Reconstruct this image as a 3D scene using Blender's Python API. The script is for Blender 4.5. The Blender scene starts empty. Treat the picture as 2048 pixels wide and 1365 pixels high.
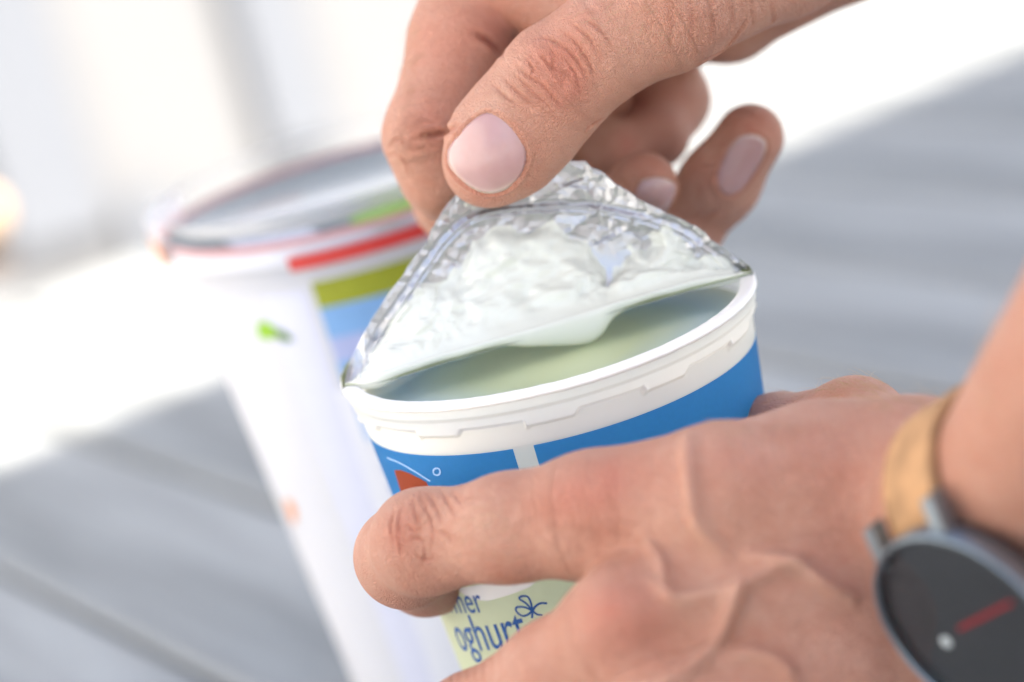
import bpy, math, random
import numpy as np
from mathutils import Vector, Matrix

# ------------------------------------------------------------------ camera, world, sun, exposure
S = 0.001                                   # everything below is measured in millimetres
rng = np.random.default_rng(7)
random.seed(7)
scene = bpy.context.scene
COL = scene.collection
PITCH, ROLL = math.radians(15.2), math.radians(15.0)
MMPX, D0 = 0.1136, 600.0                    # millimetres per photo pixel at 600 mm
CUP_H = 145.0
FPX = D0 / MMPX
fwd = np.array([0, math.cos(PITCH), -math.sin(PITCH)])
r0 = np.array([1.0, 0, 0])
u0 = np.array([0, math.sin(PITCH), math.cos(PITCH)])
right = r0 * math.cos(ROLL) - u0 * math.sin(ROLL)
up = u0 * math.cos(ROLL) + r0 * math.sin(ROLL)
def ray(px, py):
    return fwd + right * ((px - 1024) / FPX) + up * (-(py - 682.5) / FPX)
CAM = np.array([0, 0, CUP_H]) - ray(1093, 652) * D0
def P(px, py, d=0.0):
    """world point (mm) seen at photo pixel px, py at depth 600 + d along the camera axis"""
    return CAM + ray(px, py) * (D0 + d)
def PX(p):
    q = np.asarray(p) - CAM
    z = q @ fwd
    return 1024 + (q @ right) / z * FPX, 682.5 - (q @ up) / z * FPX, z - D0
def mmr(r, d):
    return r * MMPX * (D0 + d) / D0
def onz(px, py, z):
    d = ray(px, py); t = (z - CAM[2]) / d[2]
    return CAM + d * t

cam_d = bpy.data.cameras.new('camera')
cam_d.sensor_width = 36
cam_d.lens = 36 * FPX / 2048
cam_d.clip_start, cam_d.clip_end = 0.02, 200
cam_d.dof.use_dof = True
cam_d.dof.focus_distance = (D0 - 36) * S
cam_d.dof.aperture_fstop = 6.3
cam = bpy.data.objects.new('camera', cam_d)
M = Matrix.Identity(4)
for i in range(3):
    M[i][0], M[i][1], M[i][2], M[i][3] = right[i], up[i], -fwd[i], CAM[i] * S
cam.matrix_world = M
COL.objects.link(cam)
scene.camera = cam

SUN_EL, SUN_AZ = math.radians(52), math.radians(125)     # azimuth clockwise from +Y: behind the camera, to the right
sun_dir = Vector((math.sin(SUN_AZ) * math.cos(SUN_EL), math.cos(SUN_AZ) * math.cos(SUN_EL), math.sin(SUN_EL)))
world = bpy.data.worlds.new('World'); scene.world = world
world.use_nodes = True
wt = world.node_tree; wt.nodes.clear()
sky = wt.nodes.new('ShaderNodeTexSky'); sky.sky_type = 'NISHITA'; sky.sun_disc = False
sky.sun_elevation, sky.sun_rotation = SUN_EL, SUN_AZ
sky.dust_density = 2.5; sky.air_density = 1.0; sky.ozone_density = 1.2
bg = wt.nodes.new('ShaderNodeBackground'); bg.inputs['Strength'].default_value = 0.125
wo = wt.nodes.new('ShaderNodeOutputWorld')
wt.links.new(sky.outputs[0], bg.inputs[0]); wt.links.new(bg.outputs[0], wo.inputs[0])
sl = bpy.data.lights.new('sun', 'SUN'); sl.energy = 5.0; sl.angle = math.radians(0.5); sl.color = (1, .91, .79)
so = bpy.data.objects.new('sun', sl); COL.objects.link(so)
so.rotation_euler = sun_dir.to_track_quat('Z', 'Y').to_euler()
scene.view_settings.view_transform = 'Standard'
scene.view_settings.look = 'None'
scene.view_settings.exposure = 1.65
scene.view_settings.gamma = 1.0
scene.cycles.use_denoising = True
scene.cycles.max_bounces = 8
scene.cycles.transparent_max_bounces = 12
scene.cycles.caustics_reflective = False
scene.cycles.caustics_refractive = False
scene.cycles.sample_clamp_indirect = 6

# ------------------------------------------------------------------ object helpers
def tag(o, label=None, cat=None, group=None, kind=None):
    if label: o['label'] = label
    if cat: o['category'] = cat
    if group: o['group'] = group
    if kind: o['kind'] = kind
    return o
def empty(name, loc=(0, 0, 0)):
    o = bpy.data.objects.new(name, None); o.empty_display_size = 0.01
    o.location = [c * S for c in loc]; COL.objects.link(o); return o
def mesh(name, V, F, mat=None, parent=None, smooth=True, attrs=None):
    """V in world millimetres; a child keeps world coordinates through the parent's inverse offset"""
    V = np.asarray(V, dtype=np.float64)
    me = bpy.data.meshes.new(name)
    org = np.array([c / S for c in parent_loc(parent)]) if parent is not None else np.zeros(3)
    if isinstance(F, np.ndarray) and F.ndim == 2:
        n, k = F.shape
        me.vertices.add(len(V)); me.loops.add(n * k); me.polygons.add(n)
        me.vertices.foreach_set('co', ((V - org) * S).astype(np.float32).ravel())
        me.loops.foreach_set('vertex_index', F.astype(np.int32).ravel())
        me.polygons.foreach_set('loop_start', np.arange(0, n * k, k, dtype=np.int32))
        me.update(calc_edges=True); me.validate()
    else:
        me.from_pydata([tuple((v - org) * S) for v in V], [], [tuple(int(i) for i in f) for f in F]); me.update()
    if smooth:
        me.polygons.foreach_set('use_smooth', np.ones(len(me.polygons), dtype=bool))
    if attrs:
        for k, a in attrs.items():
            at = me.attributes.new(k, 'FLOAT', 'POINT'); at.data.foreach_set('value', np.asarray(a, dtype=np.float32))
    if mat: me.materials.append(mat)
    o = bpy.data.objects.new(name, me); COL.objects.link(o)
    if parent is not None: o.parent = parent
    return o
def parent_loc(p):
    l = Vector((0, 0, 0))
    while p is not None:
        l = l + p.location; p = p.parent
    return l
def grid_faces(nu, nv, close_u=False):
    i = np.arange(nu if close_u else nu - 1)[:, None]; j = np.arange(nv - 1)[None, :]
    i2 = (i + 1) % nu
    f = np.stack([i * nv + j, i2 * nv + j, i2 * nv + j + 1, i * nv + j + 1], -1)
    return f.reshape(-1, 4)
def lathe(profile, nseg=96, c=(0, 0, 0), axis=None, t=None, a0=0, a1=2 * math.pi):
    """profile list of (r, z) -> V, F around axis"""
    pr = np.array(profile, float)
    full = abs(a1 - a0 - 2 * math.pi) < 1e-6
    th = np.linspace(a0, a1, nseg, endpoint=not full)
    if axis is None:
        ex, ey, ez = np.eye(3)
    else:
        ez = axis / np.linalg.norm(axis); ex = t / np.linalg.norm(t); ey = np.cross(ez, ex)
    V = (np.cos(th)[:, None, None] * ex + np.sin(th)[:, None, None] * ey) * pr[None, :, 0, None] + ez * pr[None, :, 1, None] + np.array(c)
    return V.reshape(-1, 3), grid_faces(nseg, len(pr), full)
def box(x0, x1, y0, y1, z0, z1, b=0.0):
    v = []; f = []
    if b <= 0:
        v = [(x, y, z) for z in (z0, z1) for y in (y0, y1) for x in (x0, x1)]
        return np.array(v), [(0, 2, 3, 1), (4, 5, 7, 6), (0, 1, 5, 4), (2, 6, 7, 3), (0, 4, 6, 2), (1, 3, 7, 5)]
    v = [(x, y, z0) for (x, y) in ((x0, y0), (x1, y0), (x1, y1), (x0, y1))]
    v += [(x, y, z1 - b) for (x, y) in ((x0, y0), (x1, y0), (x1, y1), (x0, y1))]
    v += [(x, y, z1) for (x, y) in ((x0 + b, y0 + b), (x1 - b, y0 + b), (x1 - b, y1 - b), (x0 + b, y1 - b))]
    f = [(3, 2, 1, 0), (8, 9, 10, 11)]
    for k in range(4):
        k2 = (k + 1) % 4
        f += [(k, k2, k2 + 4, k + 4), (k + 4, k2 + 4, k2 + 8, k + 8)]
    return np.array(v), f
def fillpoly(pts):
    return np.array(pts), [tuple(range(len(pts)))]
def smooth_curve(pts, n):
    """Catmull-Rom through pts"""
    p = np.array(pts, float)
    p = np.vstack([2 * p[0] - p[1], p, 2 * p[-1] - p[-2]])
    m = len(p) - 3
    t = np.linspace(0, m - 1e-9, n); k = t.astype(int); s = (t - k)[:, None]
    a, b, c, d = p[k], p[k + 1], p[k + 2], p[k + 3]
    return 0.5 * (2 * b + (c - a) * s + (2 * a - 5 * b + 4 * c - d) * s ** 2 + (-a + 3 * b - 3 * c + d) * s ** 3)
def sstep(a, b, x):
    t = np.clip((x - a) / (b - a), 0, 1); return t * t * (3 - 2 * t)
def vnoise(p, scale, seed=0):
    """cheap value noise, p (n,k) in mm or px"""
    p = np.asarray(p, float) / scale; k = p.shape[1]
    i = np.floor(p).astype(np.int64); f = p - i; f = f * f * (3 - 2 * f)
    out = np.zeros(len(p))
    for c in range(2 ** k):
        w = np.ones(len(p)); h = np.full(len(p), seed * 7919 + 13, dtype=np.int64)
        for a in range(k):
            b = (c >> a) & 1
            w = w * (f[:, a] if b else 1 - f[:, a])
            h = (h * 1000003) ^ (i[:, a] + b) * (73856093, 19349663, 83492791)[a]
        h = (h ^ (h >> 13)) * 1274126177; h = h ^ (h >> 16)
        out += w * ((h & 0xffff) / 65535.0)
    return out

# ------------------------------------------------------------------ materials
def new_mat(name):
    m = bpy.data.materials.new(name); m.use_nodes = True
    nt = m.node_tree; b = nt.nodes['Principled BSDF']
    return m, nt, b
def N(nt, typ, **kw):
    n = nt.nodes.new(typ)
    for k, v in kw.items():
        if k in n.inputs: n.inputs[k].default_value = v
        else: setattr(n, k, v)
    return n
def simple(name, col, rough=0.5, metal=0.0, noise=0.06, scale=300, bump=0.0, sss=0.0, spec=0.5, coat=0.0):
    m, nt, b = new_mat(name)
    tc = N(nt, 'ShaderNodeTexCoord'); no = N(nt, 'ShaderNodeTexNoise', Scale=scale, Detail=4.0)
    nt.links.new(tc.outputs['Object'], no.inputs['Vector'])
    mx = N(nt, 'ShaderNodeMix', data_type='RGBA')
    mx.inputs[6].default_value = (*[c * (1 - noise) for c in col], 1); mx.inputs[7].default_value = (*[min(1, c * (1 + noise)) for c in col], 1)
    nt.links.new(no.outputs['Fac'], mx.inputs[0]); nt.links.new(mx.outputs[2], b.inputs['Base Color'])
    b.inputs['Roughness'].default_value = rough; b.inputs['Metallic'].default_value = metal
    b.inputs['Specular IOR Level'].default_value = spec; b.inputs['Coat Weight'].default_value = coat
    if bump:
        bp = N(nt, 'ShaderNodeBump', Strength=bump, Distance=0.0005); nt.links.new(no.outputs['Fac'], bp.inputs['Height'])
        nt.links.new(bp.outputs[0], b.inputs['Normal'])
    if sss:
        b.inputs['Subsurface Weight'].default_value = sss; b.inputs['Subsurface Radius'].default_value = (1, .9, .7)
        b.inputs['Subsurface Scale'].default_value = 0.003
    return m
def skin_mat(name, tone):
    m, nt, b = new_mat(name); L = nt.links.new
    tc = N(nt, 'ShaderNodeTexCoord')
    red = N(nt, 'ShaderNodeAttribute', attribute_name='red'); pale = N(nt, 'ShaderNodeAttribute', attribute_name='pale')
    cre = N(nt, 'ShaderNodeAttribute', attribute_name='crease')
    n1 = N(nt, 'ShaderNodeTexNoise', Scale=110.0, Detail=5.0, Roughness=0.65); L(tc.outputs['Object'], n1.inputs['Vector'])
    n2 = N(nt, 'ShaderNodeTexNoise', Scale=520.0, Detail=4.0, Roughness=0.7); L(tc.outputs['Object'], n2.inputs['Vector'])
    def mix(a, bb, fac):
        x = N(nt, 'ShaderNodeMix', data_type='RGBA')
        for s, v in ((6, a), (7, bb)):
            if isinstance(v, tuple): x.inputs[s].default_value = (*v, 1)
            else: L(v, x.inputs[s])
        if isinstance(fac, float): x.inputs[0].default_value = fac
        else: L(fac, x.inputs[0])
        return x.outputs[2]
    def ramp(src, a, b2):
        r = N(nt, 'ShaderNodeMapRange'); r.inputs[1].default_value = a; r.inputs[2].default_value = b2; L(src, r.inputs[0]); return r.outputs[0]
    t = tone
    c = mix(tuple(x * k for x, k in zip(t, (.93, .84, .80))), tuple(min(1, x * k) for x, k in zip(t, (1.05, 1.10, 1.12))), ramp(n1.outputs['Fac'], .33, .67))
    n0 = N(nt, 'ShaderNodeTexNoise', Scale=38.0, Detail=3.0); L(tc.outputs['Object'], n0.inputs['Vector'])
    q0 = N(nt, 'ShaderNodeMath', operation='MULTIPLY'); q0.inputs[1].default_value = .5; L(ramp(n0.outputs['Fac'], .42, .7), q0.inputs[0])
    c = mix(c, (t[0] * .90, t[1] * .74, t[2] * .66), q0.outputs[0])
    c = mix(c, (t[0] * .98, t[1] * .66, t[2] * .62), red.outputs['Fac'])
    c = mix(c, (min(1, t[0] * 1.12), min(1, t[1] * 1.28), min(1, t[2] * 1.30)), pale.outputs['Fac'])
    mm = N(nt, 'ShaderNodeMath', operation='MULTIPLY'); mm.inputs[1].default_value = 0.22; L(ramp(n2.outputs['Fac'], .45, .7), mm.inputs[0])
    c = mix(c, (t[0] * .9, t[1] * .62, t[2] * .55), mm.outputs[0])
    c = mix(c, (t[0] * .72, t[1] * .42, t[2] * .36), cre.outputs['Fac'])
    L(c, b.inputs['Base Color'])
    b.inputs['Subsurface Weight'].default_value = 0.22
    b.inputs['Subsurface Radius'].default_value = (1.0, 0.35, 0.2)
    b.inputs['Subsurface Scale'].default_value = 0.0016
    b.inputs['Roughness'].default_value = 0.42
    b.inputs['Specular IOR Level'].default_value = 0.45
    # fine skin relief: two sizes of crossing furrows and pores
    v1 = N(nt, 'ShaderNodeTexVoronoi', Scale=900.0, feature='DISTANCE_TO_EDGE'); 
    dn = N(nt, 'ShaderNodeTexNoise', Scale=400.0, Detail=2.0); L(tc.outputs['Object'], dn.inputs['Vector'])
    ad = N(nt, 'ShaderNodeVectorMath', operation='MULTIPLY_ADD'); ad.inputs[1].default_value = (.0016,) * 3
    L(dn.outputs['Color'], ad.inputs[0]); L(tc.outputs['Object'], ad.inputs[2]); L(ad.outputs[0], v1.inputs['Vector'])
    v2 = N(nt, 'ShaderNodeTexVoronoi', Scale=1900.0, feature='DISTANCE_TO_EDGE'); L(ad.outputs[0], v2.inputs['Vector'])
    r1 = ramp(v1.outputs['Distance'], 0.0, .22); r2 = ramp(v2.outputs['Distance'], 0.0, .25)
    s = N(nt, 'ShaderNodeMath', operation='ADD'); L(r1, s.inputs[0]); L(r2, s.inputs[1])
    s2 = N(nt, 'ShaderNodeMath', operation='MULTIPLY_ADD'); s2.inputs[1].default_value = 1.2; L(n2.outputs['Fac'], s2.inputs[0]); L(s.outputs[0], s2.inputs[2])
    ax = N(nt, 'ShaderNodeAttribute', attribute_name='along'); ar = N(nt, 'ShaderNodeAttribute', attribute_name='around'); jm = N(nt, 'ShaderNodeAttribute', attribute_name='joint')
    cv = N(nt, 'ShaderNodeCombineXYZ'); L(ax.outputs['Fac'], cv.inputs[0]); L(ar.outputs['Fac'], cv.inputs[1])
    w1 = N(nt, 'ShaderNodeMapping'); w1.inputs['Scale'].default_value = (1.15, .13, 1); L(cv.outputs[0], w1.inputs[0])
    w2 = N(nt, 'ShaderNodeTexNoise', Scale=1.0, Detail=3.0, Roughness=.6, Distortion=.6); L(w1.outputs[0], w2.inputs['Vector'])
    wr = N(nt, 'ShaderNodeMapRange'); wr.inputs[1].default_value = .44; wr.inputs[2].default_value = .56; L(w2.outputs['Fac'], wr.inputs[0])
    ab_ = N(nt, 'ShaderNodeMath', operation='PINGPONG'); ab_.inputs[1].default_value = .5; L(wr.outputs[0], ab_.inputs[0])
    jr_ = N(nt, 'ShaderNodeMath', operation='MULTIPLY_ADD'); jr_.inputs[1].default_value = 3.2; jr_.inputs[2].default_value = .55; L(jm.outputs['Fac'], jr_.inputs[0])
    wm = N(nt, 'ShaderNodeMath', operation='MULTIPLY'); L(ab_.outputs[0], wm.inputs[0]); L(jr_.outputs[0], wm.inputs[1])
    s3 = N(nt, 'ShaderNodeMath', operation='SUBTRACT'); L(s2.outputs[0], s3.inputs[0]); L(wm.outputs[0], s3.inputs[1])
    bp = N(nt, 'ShaderNodeBump', Strength=0.8, Distance=0.00022); L(s3.outputs[0], bp.inputs['Height']); L(bp.outputs[0], b.inputs['Normal'])
    return m

SKIN_R = skin_mat('skin_right', (.56, .29, .20))
SKIN_L = skin_mat('skin_left', (.54, .275, .19))

# ------------------------------------------------------------------ signed distance tools for the hands
def cone(p, a, b, ra, rb):
    ab = b - a; q = p - a; t = np.clip((q @ ab) / (ab @ ab), 0, 1)
    q = q - t[:, None] * ab
    return np.sqrt(np.einsum('ij,ij->i', q, q)) - (ra + t * (rb - ra))
def smin(a, b, k):
    h = np.maximum(k - np.abs(a - b), 0) / k
    return np.minimum(a, b) - h * h * k * 0.25
def chain_of(pts):
    """pts (px, py, depth, r px) -> function"""
    Q = [(P(x, y, d), mmr(r, d)) for x, y, d, r in pts]
    def f(p, k=3.0):
        out = None
        for (a, ra), (b, rb) in zip(Q[:-1], Q[1:]):
            d = cone(p, a, b, ra, rb)
            out = d if out is None else smin(out, d, k)
        return out
    f.pts = Q
    return f
chain = chain_of
def ball(x, y, d, r):
    c = P(x, y, d); rr = mmr(r, d)
    return lambda p: np.linalg.norm(p - c, axis=1) - rr
def grad(f, p, e=0.25):
    g = np.stack([f(p + np.eye(3)[i] * e) - f(p - np.eye(3)[i] * e) for i in range(3)], 1) / (2 * e)
    return g
def hit(f, px, py, d0=-170, d1=60, n=110):
    """first surface point along the camera ray of each pixel"""
    px = np.atleast_1d(np.asarray(px, float)); py = np.atleast_1d(np.asarray(py, float))
    R = fwd + right * ((px - 1024) / FPX)[:, None] + up * (-(py - 682.5) / FPX)[:, None]
    ds = np.linspace(D0 + d0, D0 + d1, n)
    val = np.stack([f(CAM + R * s) for s in ds], 1)
    neg = val < 0; k = np.argmax(neg, 1); k[~neg.any(1)] = np.argmin(val, 1)[~neg.any(1)]
    k = np.clip(k, 1, n - 1)
    lo, hi = ds[k - 1], ds[k]
    for _ in range(14):
        mid = (lo + hi) / 2; v = f(CAM + R * mid[:, None]); ins = v < 0
        hi = np.where(ins, mid, hi); lo = np.where(ins, lo, mid)
    return CAM + R * ((lo + hi) / 2)[:, None]
def nets(f, lo, hi, h):
    lo = np.array(lo, float); hi = np.array(hi, float)
    m = 5; H = h * m
    nc = np.ceil((hi - lo) / H).astype(int)
    cs = [lo[i] + (np.arange(nc[i]) + .5) * H for i in range(3)]
    G = np.stack(np.meshgrid(*cs, indexing='ij'), -1).reshape(-1, 3)
    fc = np.concatenate([f(g) for g in np.array_split(G, max(1, len(G) // 200000))])
    fc = fc.reshape(nc)
    F = np.repeat(np.repeat(np.repeat(np.sign(fc) * 99, m, 0), m, 1), m, 2).astype(np.float32)
    act = np.argwhere(np.abs(fc) < H * 1.9)
    off = np.stack(np.meshgrid(*[np.arange(m)] * 3, indexing='ij'), -1).reshape(-1, 3)
    for blk in np.array_split(act, max(1, len(act) // 1500)):
        idx = (blk[:, None, :] * m + off[None]).reshape(-1, 3)
        F[idx[:, 0], idx[:, 1], idx[:, 2]] = f(lo + (idx + .5) * h)
    n = np.array(F.shape); ins = F < 0
    cmask = np.zeros(n - 1, bool); allin = np.ones(n - 1, bool)
    sl_ = lambda o: tuple(slice(o[i], n[i] - 1 + o[i]) for i in range(3))
    corners = [(i, j, k) for i in (0, 1) for j in (0, 1) for k in (0, 1)]
    for c in corners:
        cmask |= ins[sl_(c)]; allin &= ins[sl_(c)]
    cells = np.argwhere(cmask & ~allin)
    acc = np.zeros((len(cells), 3)); cnt = np.zeros(len(cells))
    for a in corners:
        for ax in range(3):
            if a[ax]: continue
            b = list(a); b[ax] = 1
            ia = cells + a; ib = cells + b
            fa = F[ia[:, 0], ia[:, 1], ia[:, 2]]; fb = F[ib[:, 0], ib[:, 1], ib[:, 2]]
            cr = (fa < 0) != (fb < 0)
            t = np.where(cr, fa / np.where(cr, fa - fb, 1), 0)
            q = np.tile(np.array(a, float), (len(cells), 1)); q[:, ax] += t
            acc[cr] += q[cr]; cnt += cr
    V = lo + (cells + acc / cnt[:, None] + .5) * h
    ids = np.full(n - 1, -1); ids[cells[:, 0], cells[:, 1], cells[:, 2]] = np.arange(len(cells))
    faces = []
    for ax in range(3):
        o1, o2 = [(1, 2), (2, 0), (0, 1)][ax]
        s0 = [slice(1, n[i] - 1) for i in range(3)]; s1 = list(s0)
        s0[ax] = slice(0, n[ax] - 1); s1[ax] = slice(1, n[ax])
        A = ins[tuple(s0)]; B = ins[tuple(s1)]
        for flip in (0, 1):
            e = np.argwhere((A & ~B) if not flip else (~A & B))
            if not len(e): continue
            add = np.ones(3, int); add[ax] = 0
            e = e + add
            q = []
            for d1, d2 in ((1, 1), (0, 1), (0, 0), (1, 0)):
                w = e.copy(); w[:, o1] -= d1; w[:, o2] -= d2
                q.append(ids[w[:, 0], w[:, 1], w[:, 2]])
            q = np.stack(q, 1)
            faces.append(q[:, ::-1] if flip else q)
    Fc = np.concatenate(faces); Fc = Fc[(Fc >= 0).all(1)]
    fv = f(V); e = .1
    g = np.stack([(f(V + np.eye(3)[i] * e) - fv) / e for i in range(3)], 1)
    V = V - g * (fv / np.maximum((g * g).sum(1), .2)).clip(-h, h)[:, None]
    fn = np.cross(V[Fc[:, 2]] - V[Fc[:, 0]], V[Fc[:, 3]] - V[Fc[:, 1]])
    Nn = np.stack([sum(np.bincount(Fc[:, k], fn[:, j], len(V)) for k in range(4)) for j in range(3)], 1)
    Nn *= np.sign((Nn * g).sum(1))[:, None]
    Nn /= np.linalg.norm(Nn, axis=1)[:, None] + 1e-9
    return V, Fc, Nn
def poly_dist(V, line, reach):
    """distance of V to a 3-D polyline, and the parameter along it"""
    d = np.full(len(V), 1e3); s = np.zeros(len(V))
    lo, hi = line.min(0) - reach, line.max(0) + reach
    k = np.where(((V > lo) & (V < hi)).all(1))[0]
    if not len(k): return d, s
    W = V[k]; dd = np.full(len(k), 1e3); ss = np.zeros(len(k)); n = len(line) - 1
    for i in range(n):
        a, b = line[i], line[i + 1]; ab = b - a
        t = np.clip(((W - a) @ ab) / max(ab @ ab, 1e-9), 0, 1)
        q = np.linalg.norm(W - a - t[:, None] * ab, axis=1)
        u = q < dd; dd[u] = q[u]; ss[u] = (i + t[u]) / n
    d[k] = dd; s[k] = ss
    return d, s
def finger_coords(V, chains, joints):
    """per vertex: millimetres along the nearest finger, millimetres round it, and nearness to a knuckle"""
    best = np.full(len(V), 1e9); al = np.zeros(len(V)); ar = np.zeros(len(V))
    for ci, ch in enumerate(chains):
        acc = 40.0 * ci; ref = np.array([.3, .5, .8])
        for (a, ra), (b, rb) in zip(ch.pts[:-1], ch.pts[1:]):
            ab = b - a; ln = np.linalg.norm(ab); w = ab / ln; q = V - a; t = np.clip(q @ w, 0, ln)
            n = q - t[:, None] * w; d = np.sqrt(np.einsum('ij,ij->i', n, n)) - (ra + (rb - ra) * t / ln)
            ex = ref - w * (ref @ w); ex /= np.linalg.norm(ex); ey = np.cross(w, ex)
            u = d < best; best[u] = d[u]; al[u] = acc + (q @ w)[u]; ar[u] = (np.arctan2(n @ ey, n @ ex) * ra)[u]
            acc += ln
    jm = np.zeros(len(V))
    for c, r, amt in joints: jm = np.maximum(jm, amt * np.exp(-(np.linalg.norm(V - c, axis=1) / r) ** 2))
    return dict(along=al, around=ar, joint=jm)
def flip_check(V, F, Nn):
    a, b, c = V[F[:, 0]], V[F[:, 1]], V[F[:, 2]]
    fn = np.cross(b - a, c - a)
    return F if (fn * Nn[F[:, 0]]).sum() > 0 else F[:, ::-1].copy()
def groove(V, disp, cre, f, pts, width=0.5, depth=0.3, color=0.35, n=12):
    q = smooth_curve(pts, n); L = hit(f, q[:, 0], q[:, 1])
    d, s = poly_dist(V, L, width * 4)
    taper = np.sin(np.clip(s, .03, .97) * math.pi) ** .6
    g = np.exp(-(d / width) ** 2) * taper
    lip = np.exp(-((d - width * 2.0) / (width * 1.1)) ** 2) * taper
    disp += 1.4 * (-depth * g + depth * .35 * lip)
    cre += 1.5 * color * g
def ridge(V, disp, pale, f, pts, width=1.6, height=0.9, n=20, tint=0.3):
    if width < 3: width *= .85
    q = smooth_curve(pts, n); L = hit(f, q[:, 0], q[:, 1])
    d, s = poly_dist(V, L, width * 3)
    g = np.exp(-(d / width) ** 2) * np.sin(np.clip(s, .04, .96) * math.pi) ** .4
    disp += 2.5 * height * g; pale += tint * g
def patch(V, arr, f, px, py, rad, amt):
    c = hit(f, px, py)[0]; r = mmr(rad, PX(c)[2])
    arr += .85 * amt * (.6 + .8 * vnoise(V, 3.5, int(px) % 17)) * np.exp(-(np.linalg.norm(V - c, axis=1) / r) ** 2)
def nail_patch(f, outline, lift, name, mat, parent, V, disp, cre, tip=(0, 0)):
    """nail plate over the finger surface; also sinks the skin beneath and raises the fold around it"""
    o = smooth_curve(outline + outline[:1], 72)[:-1]
    c = o.mean(0)
    rs = np.linspace(.04, 1, 14)
    pts = (c + (o - c)[:, None, :] * rs[None, :, None])
    fl = pts.reshape(-1, 2)
    W = hit(f, fl[:, 0], fl[:, 1])
    g = grad(f, W, .5); g /= np.linalg.norm(g, axis=1)[:, None]
    rr = np.tile(rs, len(o))
    m0 = W.mean(0); gz = g.mean(0); gz /= np.linalg.norm(gz); gx = np.cross(up, gz); gx /= np.linalg.norm(gx); gy = np.cross(gz, gx)
    qx, qy, qz = (W - m0) @ gx, (W - m0) @ gy, (W - m0) @ gz
    A_ = np.stack([np.ones_like(qx), qx, qy, qx * qx, qx * qy, qy * qy], 1)
    co = np.linalg.lstsq(A_, qz, rcond=None)[0]
    W = W + gz * (A_ @ co - qz)[:, None] + g * (lift * (1 - .8 * rr ** 6))[:, None]
    F = grid_faces(len(o), len(rs), True)
    W2 = W.copy()
    F = flip_check(W2, F, g)
    cap = np.arange(len(o)) * len(rs); F = [tuple(q) for q in F] + [tuple(cap if (np.cross(W[cap[1]] - W[cap[0]], W[cap[30]] - W[cap[0]]) @ g[0]) > 0 else cap[::-1])]
    tipv = np.zeros(len(W)); fp_ = fl - np.array(tip); tipv = np.exp(-np.maximum(0, np.abs(rr - 1.0) - .0) ** 2 / .006) * sstep(1.15, .75, np.linalg.norm(fp_, axis=1) / np.linalg.norm(c - np.array(tip)))
    ob = mesh(name, W2, F, mat, parent, attrs=dict(tip=tipv))
    md = ob.modifiers.new('thickness', 'SOLIDIFY'); md.thickness = 0.5 * S; md.offset = -1
    L = hit(f, o[:, 0], o[:, 1]); L = np.vstack([L, L[:1]])
    d, s = poly_dist(V, L, 4)
    # inside test in the plane of the nail
    px, py, _ = PX(V); near = np.where(np.linalg.norm(V - L.mean(0), axis=1) < 30)[0]
    x, y = px[near], py[near]; ins = np.zeros(len(near), bool)
    for i in range(len(o)):
        x1, y1 = o[i]; x2, y2 = o[(i + 1) % len(o)]
        cr = ((y1 > y) != (y2 > y)) & (x < (x2 - x1) * (y - y1) / (y2 - y1 + 1e-12) + x1); ins ^= cr
    inside = np.zeros(len(V), bool); inside[near[ins]] = True
    disp += np.where(inside, -.35 * np.clip(d / .8, 0, 1), 0)
    disp += np.where(~inside, .45 * np.exp(-((d - .9) / .7) ** 2) - .2 * np.exp(-(d / .3) ** 2), 0)
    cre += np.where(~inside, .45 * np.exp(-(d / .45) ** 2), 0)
    return ob

# ------------------------------------------------------------------ the place: wooden table, ground, house wall, plus an unseen canopy and wall added for the light
WOOD = None
def wood_mat():
    m, nt, b = new_mat('weathered_wood'); L = nt.links.new
    tc = N(nt, 'ShaderNodeTexCoord'); mp = N(nt, 'ShaderNodeMapping'); mp.inputs['Scale'].default_value = (3, 70, 70)
    L(tc.outputs['Object'], mp.inputs[0])
    n1 = N(nt, 'ShaderNodeTexNoise', Scale=1.6, Detail=8.0, Roughness=.65); L(mp.outputs[0], n1.inputs['Vector'])
    mp2 = N(nt, 'ShaderNodeMapping'); mp2.inputs['Scale'].default_value = (2.2, 16, 16); L(tc.outputs['Object'], mp2.inputs[0])
    n2 = N(nt, 'ShaderNodeTexNoise', Scale=1.3, Detail=3.0); L(mp2.outputs[0], n2.inputs['Vector'])
    r = N(nt, 'ShaderNodeValToRGB'); e = r.color_ramp.elements
    e[0].position, e[0].color = .3, (.195, .209, .212, 1); e[1].position, e[1].color = .7, (.335, .352, .355, 1)
    L(n2.outputs['Fac'], r.inputs[0])
    x = N(nt, 'ShaderNodeMix', data_type='RGBA', blend_type='MULTIPLY'); x.inputs[0].default_value = .5
    r2 = N(nt, 'ShaderNodeValToRGB'); e = r2.color_ramp.elements
    e[0].position, e[0].color = .35, (.55, .53, .52, 1); e[1].position, e[1].color = .6, (1, 1, 1, 1)
    L(n1.outputs['Fac'], r2.inputs[0]); L(r.outputs[0], x.inputs[6]); L(r2.outputs[0], x.inputs[7]); L(x.outputs[2], b.inputs['Base Color'])
    b.inputs['Roughness'].default_value = .6; b.inputs['Specular IOR Level'].default_value = .35
    bp = N(nt, 'ShaderNodeBump', Strength=.5, Distance=.0006); L(n1.outputs['Fac'], bp.inputs['Height']); L(bp.outputs[0], b.inputs['Normal'])
    return m
WOOD = wood_mat()
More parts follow.
